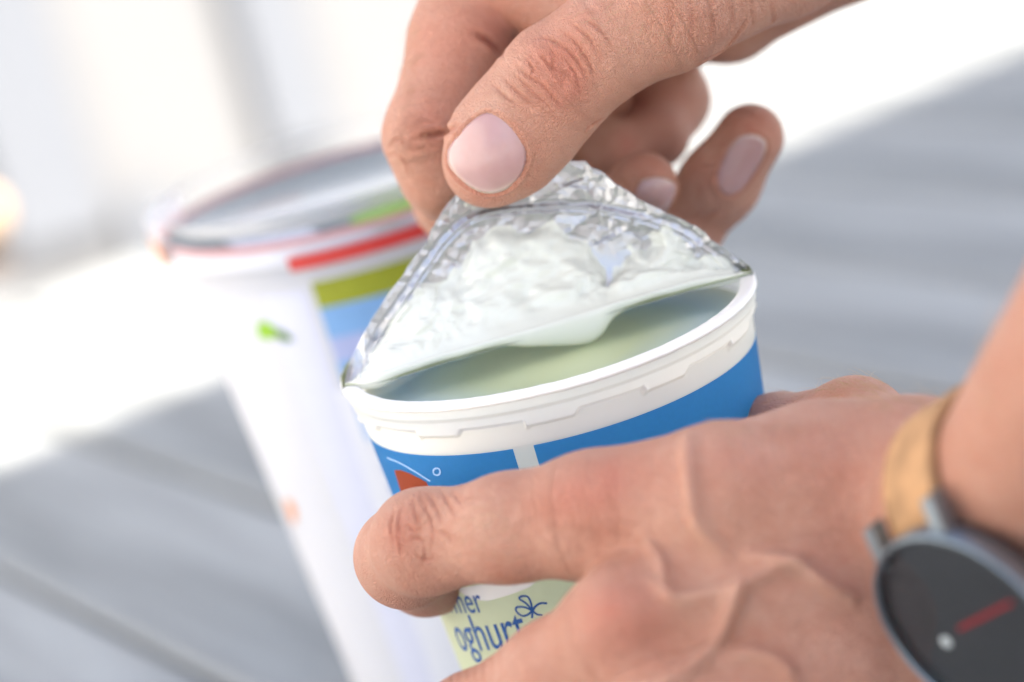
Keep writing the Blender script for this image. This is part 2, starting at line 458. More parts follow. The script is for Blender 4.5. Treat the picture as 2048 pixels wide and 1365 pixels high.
# plank direction from the dark seam in the lower left of the photo
sA, sB = onz(0, 1138, 0), onz(400, 1338, 0)
pd = (sB - sA); pd /= np.linalg.norm(pd); pn = np.array([-pd[1], pd[0], 0])
table = tag(empty('wooden_table', (0, 0, 0)), 'weathered grey wooden table of wide planks under the cup and the tub', 'table')
PW, GAP = 92.0, 3.6
off0 = sA @ pn
ang = math.atan2(pd[1], pd[0])
pm = None
far_edge = 620.0
for i in range(-5, 9):
    c = off0 + PW / 2 + i * PW
    V, F = box(-900, 900, -PW / 2 + GAP / 2, PW / 2 - GAP / 2, -28, 0, 2.5)
    if pm is None:
        o = mesh('plank', V, F, WOOD, table, smooth=False); pm = o.data
    else:
        o = bpy.data.objects.new('plank', pm); COL.objects.link(o); o.parent = table
    o.location = [x * S for x in (pn * c + pd * random.uniform(-25, 25))]
    o.location.z = random.uniform(-.8, 0) * S
    o.rotation_euler = (0, 0, ang)
for s_ in (-1, 1):
    V, F = box(-45, 45, -560, 760, -90, -28.5)
    c0 = pd * 600 * s_; R = np.array([[pd[0], pn[0], 0], [pd[1], pn[1], 0], [0, 0, 1]])
    mesh('cross_rail', V @ R.T + c0, F, WOOD, table, smooth=False)
    for q in (-450, 650):
        V, F = box(-40, 40, q - 40, q + 40, -720, -90.5)
        mesh('leg', V @ R.T + c0, F, WOOD, table, smooth=False)

GROUND = simple('pale_paving', (.52, .51, .49), .9, noise=.2, scale=1.2)
V, F = box(-30000, 30000, -30000, 30000, -730, -721)
mesh('ground', V, F, GROUND, None, smooth=False)['kind'] = 'structure'

PLASTER = simple('pale_plaster', (.215, .22, .228), .9, noise=.10, scale=1.5, bump=.2)
SHUT = simple('grey_shutter', (.165, .18, .205), .6, noise=.1, scale=4)
CANVAS = simple('sunblocker_canvas', (.55, .52, .47), .85, noise=.04, scale=40)
POLE = simple('sunblocker_pole', (.30, .30, .31), .4, metal=.6)
def oriented(cx, cy, ex, ey, x0, x1, y0, y1, z0, z1):
    V, F = box(x0, x1, y0, y1, z0, z1); V = V.copy()
    W = np.array([cx, cy, 0]) + V[:, :1] * ex + V[:, 1:2] * ey + V[:, 2:] * np.array([0, 0, 1.0])
    return W, F
def build_sunblocker():  # out-of-view canopy, added to throw shade over the table
    # the light/shade border across the table is the shadow of the parasol's front hem
    e0, e1 = onz(0, 935, 0), onz(1500, 322, 0)
    d = e1 - e0; d[2] = 0; d /= np.linalg.norm(d)
    sd = np.array(sun_dir); hz = 2000.0
    mid = e0 + (e1 - e0) * .55
    off = mid + sd * (hz / sd[2])
    n = np.array([d[1], -d[0], 0])
    if n[1] > 0: n = -n
    root = tag(empty('sunblocker', (off[0], off[1], -720)), 'square beige parasol added out of view to shade the front of the table', 'sunblocker')
    A, B, C = -1100, 2300, 2600
    o = off * [1, 1, 0]
    top = o + n * C / 2 + np.array([0, 0, hz + 380])
    c4 = [o + d * A, o + d * B, o + d * B + n * C, o + d * A + n * C]
    c4 = [q + [0, 0, hz] for q in c4]
    V = c4 + [top] + [q - [0, 0, 120] for q in c4]
    F = [(0, 1, 4), (1, 2, 4), (2, 3, 4), (3, 0, 4)] + [(k, k + 5, (k + 1) % 4 + 5, (k + 1) % 4) for k in range(4)]
    ob = mesh('canopy', np.array(V), F, CANVAS, root, smooth=False)
    md = ob.modifiers.new('thickness', 'SOLIDIFY'); md.thickness = 3 * S
    c = top - [0, 0, hz + 380]
    V, F = lathe([(.01, -720), (25, -720), (25, hz + 370), (.01, hz + 372)], 24, (c[0], c[1], 0)); mesh('pole', V, F, POLE, root)
    for q in c4:
        r0_, r1_ = top - [0, 0, 14], q - [0, 0, 4]; V = []
        for p_ in (r0_, r1_): V += [p_ + w for w in ([12, 0, -10], [0, 12, -10], [-12, 0, -10], [0, -12, -10])]
        mesh('rib', np.array(V), [(0, 1, 5, 4), (1, 2, 6, 5), (2, 3, 7, 6), (3, 0, 4, 7), (3, 2, 1, 0), (4, 5, 6, 7)], POLE, root, smooth=False)
    V, F = lathe([(.01, -720), (320, -720), (320, -660), (40, -640), (.01, -640)], 40, (c[0], c[1], 0)); mesh('base', V, F, POLE, root)
build_sunblocker()
ex = np.array([math.cos(.15), math.sin(.15), 0]); ey = np.array([-ex[1], ex[0], 0])
hw = tag(empty('house_wall', (0, 3400, -720)), 'sunlit pale house wall far behind the table, blurred to white', 'wall')
W, F = oriented(-400, 3400, ex, ey, -3200, 3800, 0, 250, -721, 2600); mesh('plaster', W, F, PLASTER, hw, smooth=False)
for x0, w_, z0, z1 in ((-300, 150, -430, 1500), (-128, 62, -640, -395), (120, 95, -395, 1500), (520, 300, -395, 1500)):
    W, F = oriented(-400, 3400, ex, ey, x0, x0 + w_, -30, 0, z0, z1); mesh('shutter', W, F, SHUT, hw, smooth=False)
BOUNCEW = simple('bounce_white', (.80, .79, .77), .9, noise=.04, scale=2)
sw = tag(empty('bounce_wall', (-1700, 600, -720)), 'pale wall added out of view to bounce sunlight from the left', 'wall')
W, F = oriented(-1700, 0, np.array([1.0, 0, 0]), np.array([0, 1.0, 0]), -250, 0, -1800, 2000, -721, 2400); mesh('plaster', W, F, BOUNCEW, sw, smooth=False)  # unseen white wall, added to throw bounced sun onto the cup and hands

TAN = simple('tan_clay', (.50, .33, .19), .8, noise=.15, scale=30)
DBROWN = simple('dark_wood', (.07, .045, .03), .7, noise=.2, scale=30)
bc = onz(-42, 545, 0)
bowl = tag(empty('bowl', (bc[0], bc[1], 0)), 'blurred tan rounded bowl on a dark foot at the left edge', 'bowl')
V, F = lathe([(.01, 14), (14, 15), (25, 22), (29, 32), (27, 42), (19, 50), (.01, 52)], 48, (bc[0], bc[1], 0)); mesh('body', V, F, TAN, bowl)
V, F = lathe([(.01, .5), (24, .5), (24, 3), (16, 8), (15, 13), (13.8, 14.2), (.01, 14.2)], 48, (bc[0], bc[1], 0)); mesh('foot', V, F, DBROWN, bowl)
# ------------------------------------------------------------------ yoghurt cup
def cup_radius(z):                             # outer radius of the tapered wall
    return 45.6 - (CUP_H - 12 - z) * math.tan(math.radians(5.4))
def translucent(m, w, tint=(1, 1, 1)):
    nt = m.node_tree; b = nt.nodes['Principled BSDF']; out = nt.nodes['Material Output']
    t = N(nt, 'ShaderNodeBsdfTranslucent'); src = b.inputs['Base Color'].links[0].from_socket; nt.links.new(src, t.inputs[0])
    x = N(nt, 'ShaderNodeMixShader'); x.inputs[0].default_value = w
    nt.links.new(b.outputs[0], x.inputs[1]); nt.links.new(t.outputs[0], x.inputs[2]); nt.links.new(x.outputs[0], out.inputs[0]); return m
WHITE = simple('cup_plastic', (.90, .895, .86), .32, noise=.015, scale=200, sss=.25)
BLUE = simple('blue_print', (.075, .36, .76), .35, noise=.05, scale=900)
SKYLINE = simple('light_blue_line', (.33, .55, .85), .4, noise=.02)
REDP = simple('red_print', (.95, .17, .06), .35, noise=.03, scale=700)
LIME = simple('pale_lime_print', (.86, .91, .70), .35, noise=.03, scale=300)
NAVY = simple('navy_print', (.012, .09, .33), .4, noise=.03)
CUPW = translucent(simple('cup_wall_plastic', (.92, .915, .88), .32, noise=.015, scale=200), .65)
for m_ in (BLUE, LIME, REDP): translucent(m_, .7)
cup = tag(empty('yoghurt_cup', (0, 0, 0)), 'white plastic yoghurt cup with blue printed band held in the lower hand', 'yoghurt cup')
# outer wall
prof = [(cup_radius(z), z) for z in np.linspace(2, CUP_H - 11.9, 40)]
V, F = lathe([(0.01, 1.5), (cup_radius(2) - 2, 1.5), (cup_radius(0) - 1.0, 0)] + prof, 160)
mesh('wall', V, F, CUPW, cup)
BACKING = simple('skirt_backing', (.93, .92, .84), .3, noise=.02, scale=100)
V, F = lathe([(cup_radius(z) - .7, z) for z in np.linspace(137.9, 132.4, 6)], 160)  # opaque ring added out of sight so the translucent skirt stays bright
mesh('backing_ring', V, F[:, ::-1].copy(), BACKING, cup)
# rim flange: a rolled lip that overhangs a stepped skirt
rp = [(44.85, CUP_H - 1.4), (44.9, CUP_H - .3), (45.5, CUP_H + .05), (47.2, CUP_H + .1), (48.2, CUP_H - .1), (48.6, CUP_H - .6), (48.6, CUP_H - 1.1), (48.2, CUP_H - 1.6), (47.4, CUP_H - 1.8), (46.2, CUP_H - 1.9)]
V, F = lathe(rp, 240)
th = np.arctan2(V[:, 1], V[:, 0])
V[:, 2] += .10 * (vnoise(np.stack([th * 48, V[:, 2] * 0], 1), 5, 3) - .5) + .12 * (vnoise(np.stack([th * 48, V[:, 2] * 0], 1), 1.3, 5) - .5)
mesh('rim', V, F, WHITE, cup)
SKIRTM = translucent(simple('skirt_plastic', (.96, .955, .92), .32, noise=.015, scale=200), .55)
nth, nz = 900, 56
th = np.linspace(0, 2 * math.pi, nth, endpoint=False); zz = np.linspace(CUP_H - 1.2, CUP_H - 12.2, nz)
T, Z = np.meshgrid(th, zz, indexing='ij')
per = 2 * math.pi / 11
ph = ((T + 1.80) % per) / per
zb = CUP_H - 6.4 - 1.5 * (1 - sstep(0.40, 0.47, ph)) * sstep(0, .03, ph) - .25 * ph
step = sstep(-.5, .5, Z - zb)
R = np.vectorize(cup_radius)(Z) + .06 + .85 * step + .5 * sstep(CUP_H - 4.6, CUP_H - 3.4, Z)
notch = np.exp(-((ph - .015) / .02) ** 2) * sstep(CUP_H - 8.9, CUP_H - 8.1, Z) * (1 - sstep(CUP_H - 7.6, CUP_H - 5.6, Z))
R += .55 * notch
V = np.stack([np.cos(T) * R, np.sin(T) * R, Z], -1).reshape(-1, 3)
mesh('skirt', V, grid_faces(nth, nz, True)[:, ::-1].copy(), SKIRTM, cup)

def on_cup(px, py, lift=0.0):
    """cup wall point seen at a pixel -> (angle, z)"""
    d = ray(px, py); ts = np.linspace(D0 - 80, D0 + 20, 4000)
    q = CAM + d * ts[:, None]
    rr = np.hypot(q[:, 0], q[:, 1]); k = np.argmax(rr < np.array([cup_radius(z) for z in q[:, 2]]))
    return math.atan2(q[k, 1], q[k, 0]), q[k, 2]
def cyl(a, z, lift):
    r = cup_radius(z) + lift; return (math.cos(a) * r, math.sin(a) * r, z)
def poly_patch(name, az, mat, lift, surf=None, n=40, m=10, parent=None):
    """fill a polygon given in (angle, height) with a sheet that follows the wall"""
    az = np.array(az); a0, a1 = az[:, 0].min() + 1e-5, az[:, 0].max() - 1e-5; V = []
    for a in np.linspace(a0, a1, n):
        zs = []
        for (p, zp), (q, zq) in zip(az, np.roll(az, -1, 0)):
            if (p - a) * (q - a) < 0: zs.append(zp + (zq - zp) * (a - p) / (q - p))
        zt, zb_ = (max(zs), min(zs)) if zs else (az[0, 1], az[0, 1])
        for k in range(m):
            z = zt + (zb_ - zt) * k / (m - 1)
            V.append((surf or cyl)(a, z, lift))
    return mesh(name, np.array(V), grid_faces(n, m)[:, ::-1].copy(), mat, parent or cup)
def band(name, a0, a1, zt, zbm, mat, lift, n=120, m=10):
    a = np.linspace(a0, a1, n); V = []
    for x in a:
        t, b_ = (zt(x) if callable(zt) else zt), (zbm(x) if callable(zbm) else zbm)
        V += [cyl(x, t + (b_ - t) * k / (m - 1), lift) for k in range(m)]
    return mesh(name, np.array(V), grid_faces(n, m)[:, ::-1].copy(), mat, cup)
ZT = CUP_H - 12.6
aw0, zq0 = on_cup(1032, 918); aw1, zq1 = on_cup(1074, 915)
print('cup marks', aw0, aw1, zq0, zq1)
band('blue_print', aw1, aw0 + 2 * math.pi, ZT, 107, BLUE, .10, 260)
band('lime_print', aw0 - 2.0, aw1 + 1.6, 106, 42, LIME, .12)
c_ = [on_cup(*q) for q in ((912, 1176), (1000, 1160), (1072, 1164), (1060, 1174), (1035, 1184), (1008, 1193), (975, 1202), (940, 1196))]
poly_patch('white_print', c_, WHITE, .2)
def wrap(pts2, a_c, z_c, r_ref, lift):
    return np.array([cyl(a_c + x / r_ref, z_c + y, lift) for x, y in pts2])
# red drop shape and light line at the left edge of the print
c = [on_cup(*q) for q in ((790, 940), (803, 940), (820, 946), (840, 956), (856, 965), (862, 980), (858, 1015), (816, 1015), (804, 985))]
poly_patch('red_print', c, REDP, .22)
def stroke(name, pts, w, mat, lift, n=40, close=False):
    q = smooth_curve(pts, n); V = []
    for i in range(n):
        t = q[min(i + 1, n - 1)] - q[max(i - 1, 0)]; t = t / (np.linalg.norm(t) + 1e-9); pn_ = np.array([-t[1], t[0]]) * w / 2
        V += [q[i] + pn_, q[i] - pn_]
    F = [(2 * i, 2 * i + 1, 2 * i + 3, 2 * i + 2) for i in range(n - 1)]
    return V, F
def px_stroke(name, pts, w, mat, lift=.24, n=40):
    ca = [on_cup(*p) for p in pts]; q = [(a * 43, z) for a, z in ca]
    V, F = stroke(name, q, w, mat, lift, n)
    V = np.array([cyl(x / 43, z, lift) for x, z in V]); return V, F
def join(parts):
    Vs, Fs, o = [], [], 0
    for V, F in parts:
        Vs.append(np.asarray(V)); Fs += [tuple(i + o for i in f) for f in F]; o += len(V)
    return np.vstack(Vs), Fs
line = px_stroke('l', [(776, 915), (800, 925), (830, 942), (862, 962)], .45, SKYLINE)
t = np.linspace(0, 2 * math.pi, 9)
ring = px_stroke('r', [(875 + 7 * math.cos(x), 943 + 7 * math.sin(x)) for x in t], .4, SKYLINE)
V, F = join([line, ring]); mesh('light_line', V, F, SKYLINE, cup)
# lettering
def text_mesh(txt, size, shear=0.0):
    cu = bpy.data.curves.new('tmp', 'FONT'); cu.body = txt; cu.size = size; cu.resolution_u = 4; cu.shear = shear
    ob = bpy.data.objects.new('tmp', cu); COL.objects.link(ob)
    dg = bpy.context.evaluated_depsgraph_get(); me = bpy.data.meshes.new_from_object(ob.evaluated_get(dg))
    V = np.array([v.co[:] for v in me.vertices]); F = [tuple(p.vertices) for p in me.polygons]
    bpy.data.objects.remove(ob); bpy.data.curves.remove(cu); bpy.data.meshes.remove(me)
    return V, F
def cup_text(name, txt, size, px_l, px_r, sx=1.0):
    """text whose baseline runs between two pixels on the cup"""
    a0, z0 = on_cup(*px_l); a1, z1 = on_cup(*px_r)
    V, F = text_mesh(txt, size)
    x0, x1 = V[:, 0].min(), V[:, 0].max(); u = (V[:, 0] - x0) / (x1 - x0)
    W = np.array([cyl(a0 + (a1 - a0) * t_, z0 + (z1 - z0) * t_ + y, .27) for t_, y in zip(u, V[:, 1])])
    return mesh(name, W, F, NAVY, cup)
cup_text('lettering', 'urmer', 9.5, (893, 1222), (972, 1223))
cup_text('lettering', 'oghurt', 13.5, (925, 1300), (1062, 1283))
fl = []
for pts in ([(1066, 1221), (1054, 1207), (1040, 1197), (1045, 1192), (1056, 1193), (1062, 1203), (1066, 1221)],
            [(1066, 1221), (1050, 1214), (1035, 1214), (1034, 1222), (1045, 1231), (1056, 1229), (1066, 1221)],
            [(1066, 1221), (1072, 1212), (1082, 1206), (1095, 1206)], [(1066, 1221), (1075, 1228), (1086, 1230)], [(1066, 1221), (1065, 1236)]):
    fl.append(px_stroke('f', pts, .5, NAVY, .27))
V, F = join(fl); mesh('flower_mark', V, F, NAVY, cup)

YOG = simple('yoghurt', (.67, .685, .62), .25, noise=.015, scale=120, sss=.0, bump=.08)
def yog_ring_mat():
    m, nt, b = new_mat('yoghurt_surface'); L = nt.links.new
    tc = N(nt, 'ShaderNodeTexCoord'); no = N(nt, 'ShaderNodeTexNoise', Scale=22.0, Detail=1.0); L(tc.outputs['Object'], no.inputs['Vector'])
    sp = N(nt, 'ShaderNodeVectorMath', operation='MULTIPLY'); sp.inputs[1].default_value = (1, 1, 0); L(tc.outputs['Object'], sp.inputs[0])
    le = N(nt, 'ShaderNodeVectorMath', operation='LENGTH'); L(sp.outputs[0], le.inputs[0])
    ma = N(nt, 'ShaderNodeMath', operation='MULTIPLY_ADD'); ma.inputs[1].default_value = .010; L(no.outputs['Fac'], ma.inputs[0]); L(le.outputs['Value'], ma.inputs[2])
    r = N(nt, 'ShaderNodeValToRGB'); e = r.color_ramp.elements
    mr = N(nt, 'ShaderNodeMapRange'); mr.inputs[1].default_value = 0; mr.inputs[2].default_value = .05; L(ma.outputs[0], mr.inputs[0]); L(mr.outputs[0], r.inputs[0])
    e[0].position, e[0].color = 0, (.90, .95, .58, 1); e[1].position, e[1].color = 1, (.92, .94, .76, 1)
    for p, c in ((.50, (.86, .94, .60)), (.66, (.82, .93, .74)), (.80, (.76, .90, .88)), (.90, (.82, .92, .84))):  # pale blue ring: glow of the print through the wall, painted into the colour
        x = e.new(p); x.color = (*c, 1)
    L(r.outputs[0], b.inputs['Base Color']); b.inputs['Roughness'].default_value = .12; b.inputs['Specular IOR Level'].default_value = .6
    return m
YOG_RING = translucent(yog_ring_mat(), .5)
n = 60
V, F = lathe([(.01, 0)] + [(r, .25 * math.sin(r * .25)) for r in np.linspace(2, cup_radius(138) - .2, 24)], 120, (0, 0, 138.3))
yo = tag(mesh('yoghurt', V, F, YOG_RING, None), 'pale greenish yoghurt surface inside the opened cup', 'yoghurt')

# ------------------------------------------------------------------ foil lid, peeled up at the front
def foil_mat():
    m, nt, b = new_mat('aluminium_foil'); L = nt.links.new
    b.inputs['Base Color'].default_value = (.50, .505, .52, 1); b.inputs['Metallic'].default_value = 1; b.inputs['Roughness'].default_value = .28
    tc = N(nt, 'ShaderNodeTexCoord'); v = N(nt, 'ShaderNodeTexVoronoi', Scale=330.0, feature='F1'); L(tc.outputs['Object'], v.inputs['Vector'])
    n1 = N(nt, 'ShaderNodeTexNoise', Scale=420.0, Detail=4.0); L(tc.outputs['Object'], n1.inputs['Vector'])
    r = N(nt, 'ShaderNodeMapRange'); r.inputs[3].default_value = .32; r.inputs[4].default_value = .50; L(n1.outputs['Fac'], r.inputs[0]); L(r.outputs[0], b.inputs['Roughness'])
    s = N(nt, 'ShaderNodeMath', operation='ADD'); L(v.outputs['Distance'], s.inputs[0]); L(n1.outputs['Fac'], s.inputs[1])
    bp = N(nt, 'ShaderNodeBump', Strength=.10, Distance=.0004); L(s.outputs[0], bp.inputs['Height']); L(bp.outputs[0], b.inputs['Normal'])
    return m
FOIL = foil_mat()
OLIVE = simple('olive_lid_print', (.16, .20, .06), .4, noise=.1, scale=200)
lid = tag(empty('foil_lid', (0, 0, CUP_H)), 'crinkled silver foil lid smeared with yoghurt, peeled up from the cup by its tab', 'foil lid')
ZR = CUP_H + .35
fold_px = [(690, 772), (770, 762), (900, 722), (1000, 694), (1100, 664), (1200, 632), (1300, 604), (1400, 575), (1503, 548)]
fold = np.array([onz(x, y, ZR) for x, y in fold_px])
edge_px = [(689, 770, None), (706, 712, -1.4), (735, 655, -2.5), (770, 596, -3.2), (810, 543, -3.6), (848, 490, -3.8), (876, 442, -3.8), (905, 402, -3.8), (960, 350, -3.6), (1050, 318, -3.4), (1152, 322, -3.2),
           (1185, 334, -3.2), (1225, 362, -3.0), (1275, 398, -2.9), (1330, 425, -2.5), (1385, 452, -2.1), (1430, 482, -1.8), (1470, 515, -1.1), (1492, 535, -0.6), (1504, 548, None)]
edge = np.array([onz(x, y, ZR) if d is None else P(x, y, d) for x, y, d in edge_px])
NU, NV = 420, 200
E = smooth_curve(edge, NU); Fo = smooth_curve(fold, 400)
# match fold parameter to the picture's left-to-right progress of the edge
exx = np.array([PX(p)[0] for p in E]); fxx = np.array([PX(p)[0] for p in Fo])
tgt = (exx - exx[0]) / (exx[-1] - exx[0])
fi = np.interp(tgt, (fxx - fxx[0]) / (fxx[-1] - fxx[0]), np.arange(400))
Fo = np.stack([np.interp(fi, np.arange(400), Fo[:, k]) for k in range(3)], 1)
vv = np.linspace(0, 1, NV)
uu = np.linspace(0, 1, NU)
W = Fo[:, None, :] + (E - Fo)[:, None, :] * vv[None, :, None]
bul = (np.sin(math.pi * vv ** .8) * 7)[None, :] * (np.sin(math.pi * uu) ** .7)[:, None]
W = W + fwd * bul[..., None] - np.array([0, 0, 1]) * (bul * .35)[..., None]
FV = W.reshape(-1, 3)
fpx, fpy, _ = PX(FV); FP = np.stack([fpx, fpy], 1)
tu = np.stack(np.gradient(W, axis=0), -1).transpose(0, 1, 2)[..., :] if False else np.gradient(W, axis=0)
tv = np.gradient(W, axis=1)
FN = np.cross(tu, tv).reshape(-1, 3); FN /= np.linalg.norm(FN, axis=1)[:, None] + 1e-12
FN *= np.sign(-(FN @ fwd).mean())                      # towards the camera
FN = np.where(np.isfinite(FN), FN, -fwd)
VVg = np.tile(vv, NU); UUg = np.repeat(uu, NV)
def pd2(line, n=60):
    q = smooth_curve(line, n); d = np.full(len(FP), 1e3); sd = np.zeros(len(FP))
    for a, b_ in zip(q[:-1], q[1:]):
        ab = b_ - a; t_ = np.clip(((FP - a) @ ab) / (ab @ ab), 0, 1); e = FP - a - t_[:, None] * ab
        dd = np.hypot(e[:, 0], e[:, 1]); u_ = dd < d; d[u_] = dd[u_]
        sd[u_] = (np.sign(ab[0] * e[:, 1] - ab[1] * e[:, 0]) * dd)[u_]
    return d, sd
crk = np.zeros(len(FP))
amp = sstep(.35, .75, VVg) * .75 + .25
for sc_, am, sd_ in ((74, 1.0, 1), (36, .65, 2), (18, .34, 3)):       # crease facets: folded planes between random seeds
    ns = int(900 * 560 / sc_ ** 2) + 4
    seeds = np.stack([rng.uniform(640, 1540, ns), rng.uniform(290, 820, ns)], 1)
    gx = rng.normal(0, 1, ns); gy = rng.normal(0, 1, ns); off = rng.normal(0, .5, ns)
    best = np.full(len(FP), 1e9); arg = np.zeros(len(FP), int); sec = np.full(len(FP), 1e9); arg2 = np.zeros(len(FP), int)
    for i in range(ns):
        d = np.hypot((FP[:, 0] - seeds[i, 0]), (FP[:, 1] - seeds[i, 1]) * 1.3)
        b1 = d < best; b2 = (~b1) & (d < sec)
        sec = np.where(b1, best, np.where(b2, d, sec)); arg2 = np.where(b1, arg, np.where(b2, i, arg2))
        best = np.where(b1, d, best); arg = np.where(b1, i, arg)
    def pl(k): return (off[k] + gx[k] * (FP[:, 0] - seeds[k, 0]) / sc_ * 1.0 + gy[k] * (FP[:, 1] - seeds[k, 1]) / sc_ * 1.0)
    w = .5 + .5 * np.clip((sec - best) / (sc_ * .06), 0, 1)
    crk += am * (pl(arg) * w + pl(arg2) * (1 - w))
disp = .38 * crk * amp
ring_px = [(712, 768), (735, 700), (770, 640), (812, 578), (852, 520), (892, 468), (940, 430), (1000, 414), (1080, 407), (1160, 406), (1240, 418), (1310, 436), (1370, 462), (1425, 498), (1462, 530), (1490, 549)]
d, sd = pd2(ring_px, 80)
disp += .45 * np.exp(-((sd - 8) / 3.5) ** 2) - .40 * np.exp(-((sd + 1) / 4) ** 2) + .25 * np.exp(-((sd - 19) / 3) ** 2) - .15 * np.exp(-((sd - 13.5) / 2) ** 2)
ends = np.minimum(UUg, 1 - UUg); disp *= sstep(0, .03, ends) * sstep(0, .1, VVg)
# crumpled edge
FV2 = FV + FN * disp[:, None]
ej = (vnoise(np.stack([UUg * 900, UUg * 0], 1), 26, 4) - .5) * .7 * sstep(.93, 1, VVg) * sstep(0, .05, ends)
FV2 += np.repeat((E - Fo) / (np.linalg.norm(E - Fo, axis=1)[:, None] + 1e-6), NV, 0) * ej[:, None]
fo = mesh('peeled_foil', FV2, grid_faces(NU, NV), FOIL, lid)
fo.data.materials.append(simple('blue_lid_print', (.05, .25, .62), .4))
md = fo.modifiers.new('thickness', 'SOLIDIFY'); md.thickness = .12 * S; md.offset = 1 if False else -1
# attached half of the lid behind the fold
a0 = math.atan2(fold[-1][1], fold[-1][0]); a1 = math.atan2(fold[0][1], fold[0][0])
arc = np.linspace(a0, a1 if a1 > a0 else a1 + 2 * math.pi, 120)
fr = smooth_curve(fold[::-1], 120); V = []
for k, a in enumerate(arc):
    rr_ = 48.2 + .5 * math.sin(a * 37) * .3
    o_ = np.array([math.cos(a) * rr_, math.sin(a) * rr_, ZR + .1]); o2 = np.array([math.cos(a) * (rr_ + .5), math.sin(a) * (rr_ + .5), ZR - 2.2])
    V += [fr[k] * (1 - s_) + o_ * s_ + [0, 0, .35 * math.sin(s_ * 22) * (s_ < .97)] for s_ in np.linspace(0, 1, 24)] + [o2]
mesh('printed_top', np.array(V), grid_faces(120, 25), OLIVE, lid)
mesh('attached_foil', np.array(V) - [0, 0, .12], grid_faces(120, 25), FOIL, lid)
# yoghurt clinging to the underside
top_px = np.array([(680, 790), (722, 752), (760, 690), (795, 640), (830, 600), (880, 575), (925, 545), (945, 485), (1000, 458), (1060, 448), (1125, 470), (1175, 500), (1215, 560), (1255, 512), (1300, 478), (1330, 462), (1375, 496), (1430, 528), (1475, 548), (1510, 556)], float)
yb = np.interp(FP[:, 0], top_px[:, 0], top_px[:, 1])
nz_ = vnoise(FP, 38, 11) * .6 + vnoise(FP, 17, 12) * .4 - .5
m_ = sstep(-14, 26, FP[:, 1] - yb + nz_ * 75)
lump = .55 + 1.1 * vnoise(FP, 62, 13) + .7 * vnoise(FP, 30, 14) + .35 * vnoise(FP, 14, 15) + .12 * vnoise(FP, 7, 16)
m_ = np.maximum(m_, 1 - sstep(.06, .16, VVg))
thick = m_ * (.35 + 2.1 * (lump * sstep(.0, .22, VVg) + .8 * (1 - sstep(.0, .22, VVg))) * sstep(0, 120, FP[:, 1] - yb + 40)) 
# hanging lip under the fold
hang_px = np.array([(690, 775), (760, 772), (830, 742), (900, 716), (1000, 693), (1100, 688), (1170, 684), (1205, 668), (1240, 628), (1300, 601), (1380, 580), (1450, 570), (1503, 550)], float)
SV = FV2 + FN * (thick - .12)[:, None]
G = SV.reshape(NU, NV, 3)[::2, ::2].copy(); mk = m_.reshape(NU, NV)[::2, ::2].copy()
nu2, nv2 = mk.shape
lipn = 16; base = Fo[::2]
lipx = np.array([PX(p)[0] for p in base])
lip = np.zeros((nu2, lipn, 3))
hq = smooth_curve(hang_px, 400); y1s = np.interp(lipx, hq[:, 0], hq[:, 1])
for i in range(nu2):
    b0 = G[i, 0]; q = PX(b0); e_ = min(1, 12 * min(i, nu2 - 1 - i) / nu2)
    h_ = max(12.0, y1s[i] - q[1]) * .1136 * e_ + .3                 # hanging depth in mm
    for k in range(lipn):
        t_ = (k + 1) / lipn * 1.15 * math.pi                       # rolls under and back
        lip[i, lipn - 1 - k] = b0 - up * h_ * math.sin(min(t_, math.pi / 2)) * (1 if t_ < math.pi / 2 else (.75 + .25 * math.sin(t_))) + fwd * (1 - math.cos(t_)) * (.95 + .36 * h_)
lip += (vnoise(lip.reshape(-1, 3), 5, 41).reshape(nu2, lipn, 1) - .5) * .8 * up
G = np.concatenate([lip, G], 1); mk = np.concatenate([np.ones((nu2, lipn)), mk], 1)
FS = grid_faces(nu2, nv2 + lipn); keep = mk.reshape(-1)[FS].max(1) > .06
mesh('yoghurt_smear', G.reshape(-1, 3), FS[keep], YOG, lid)
# little white drops on the tab
dr = []
for x, y, r in ((1160, 354, 5), (1135, 362, 3.5), (1112, 372, 4), (1182, 340, 3), (1120, 350, 2.5), (935, 410, 6), (948, 416, 4), (1100, 385, 3), (1205, 365, 3), (1150, 335, 2.5)):
    k = np.argmin(np.hypot(fpx - x, fpy - y)); c = FV2[k]
    V, F = lathe([(mmr(r, -10) * math.cos(t_), .35 * math.sin(t_)) for t_ in np.linspace(0, math.pi / 2, 5)], 14, c, FN[k], np.cross(FN[k], up))
    dr.append((V, F))
V, F = join(dr); mesh('yoghurt_drops', V, F, YOG, lid)['kind'] = 'stuff'
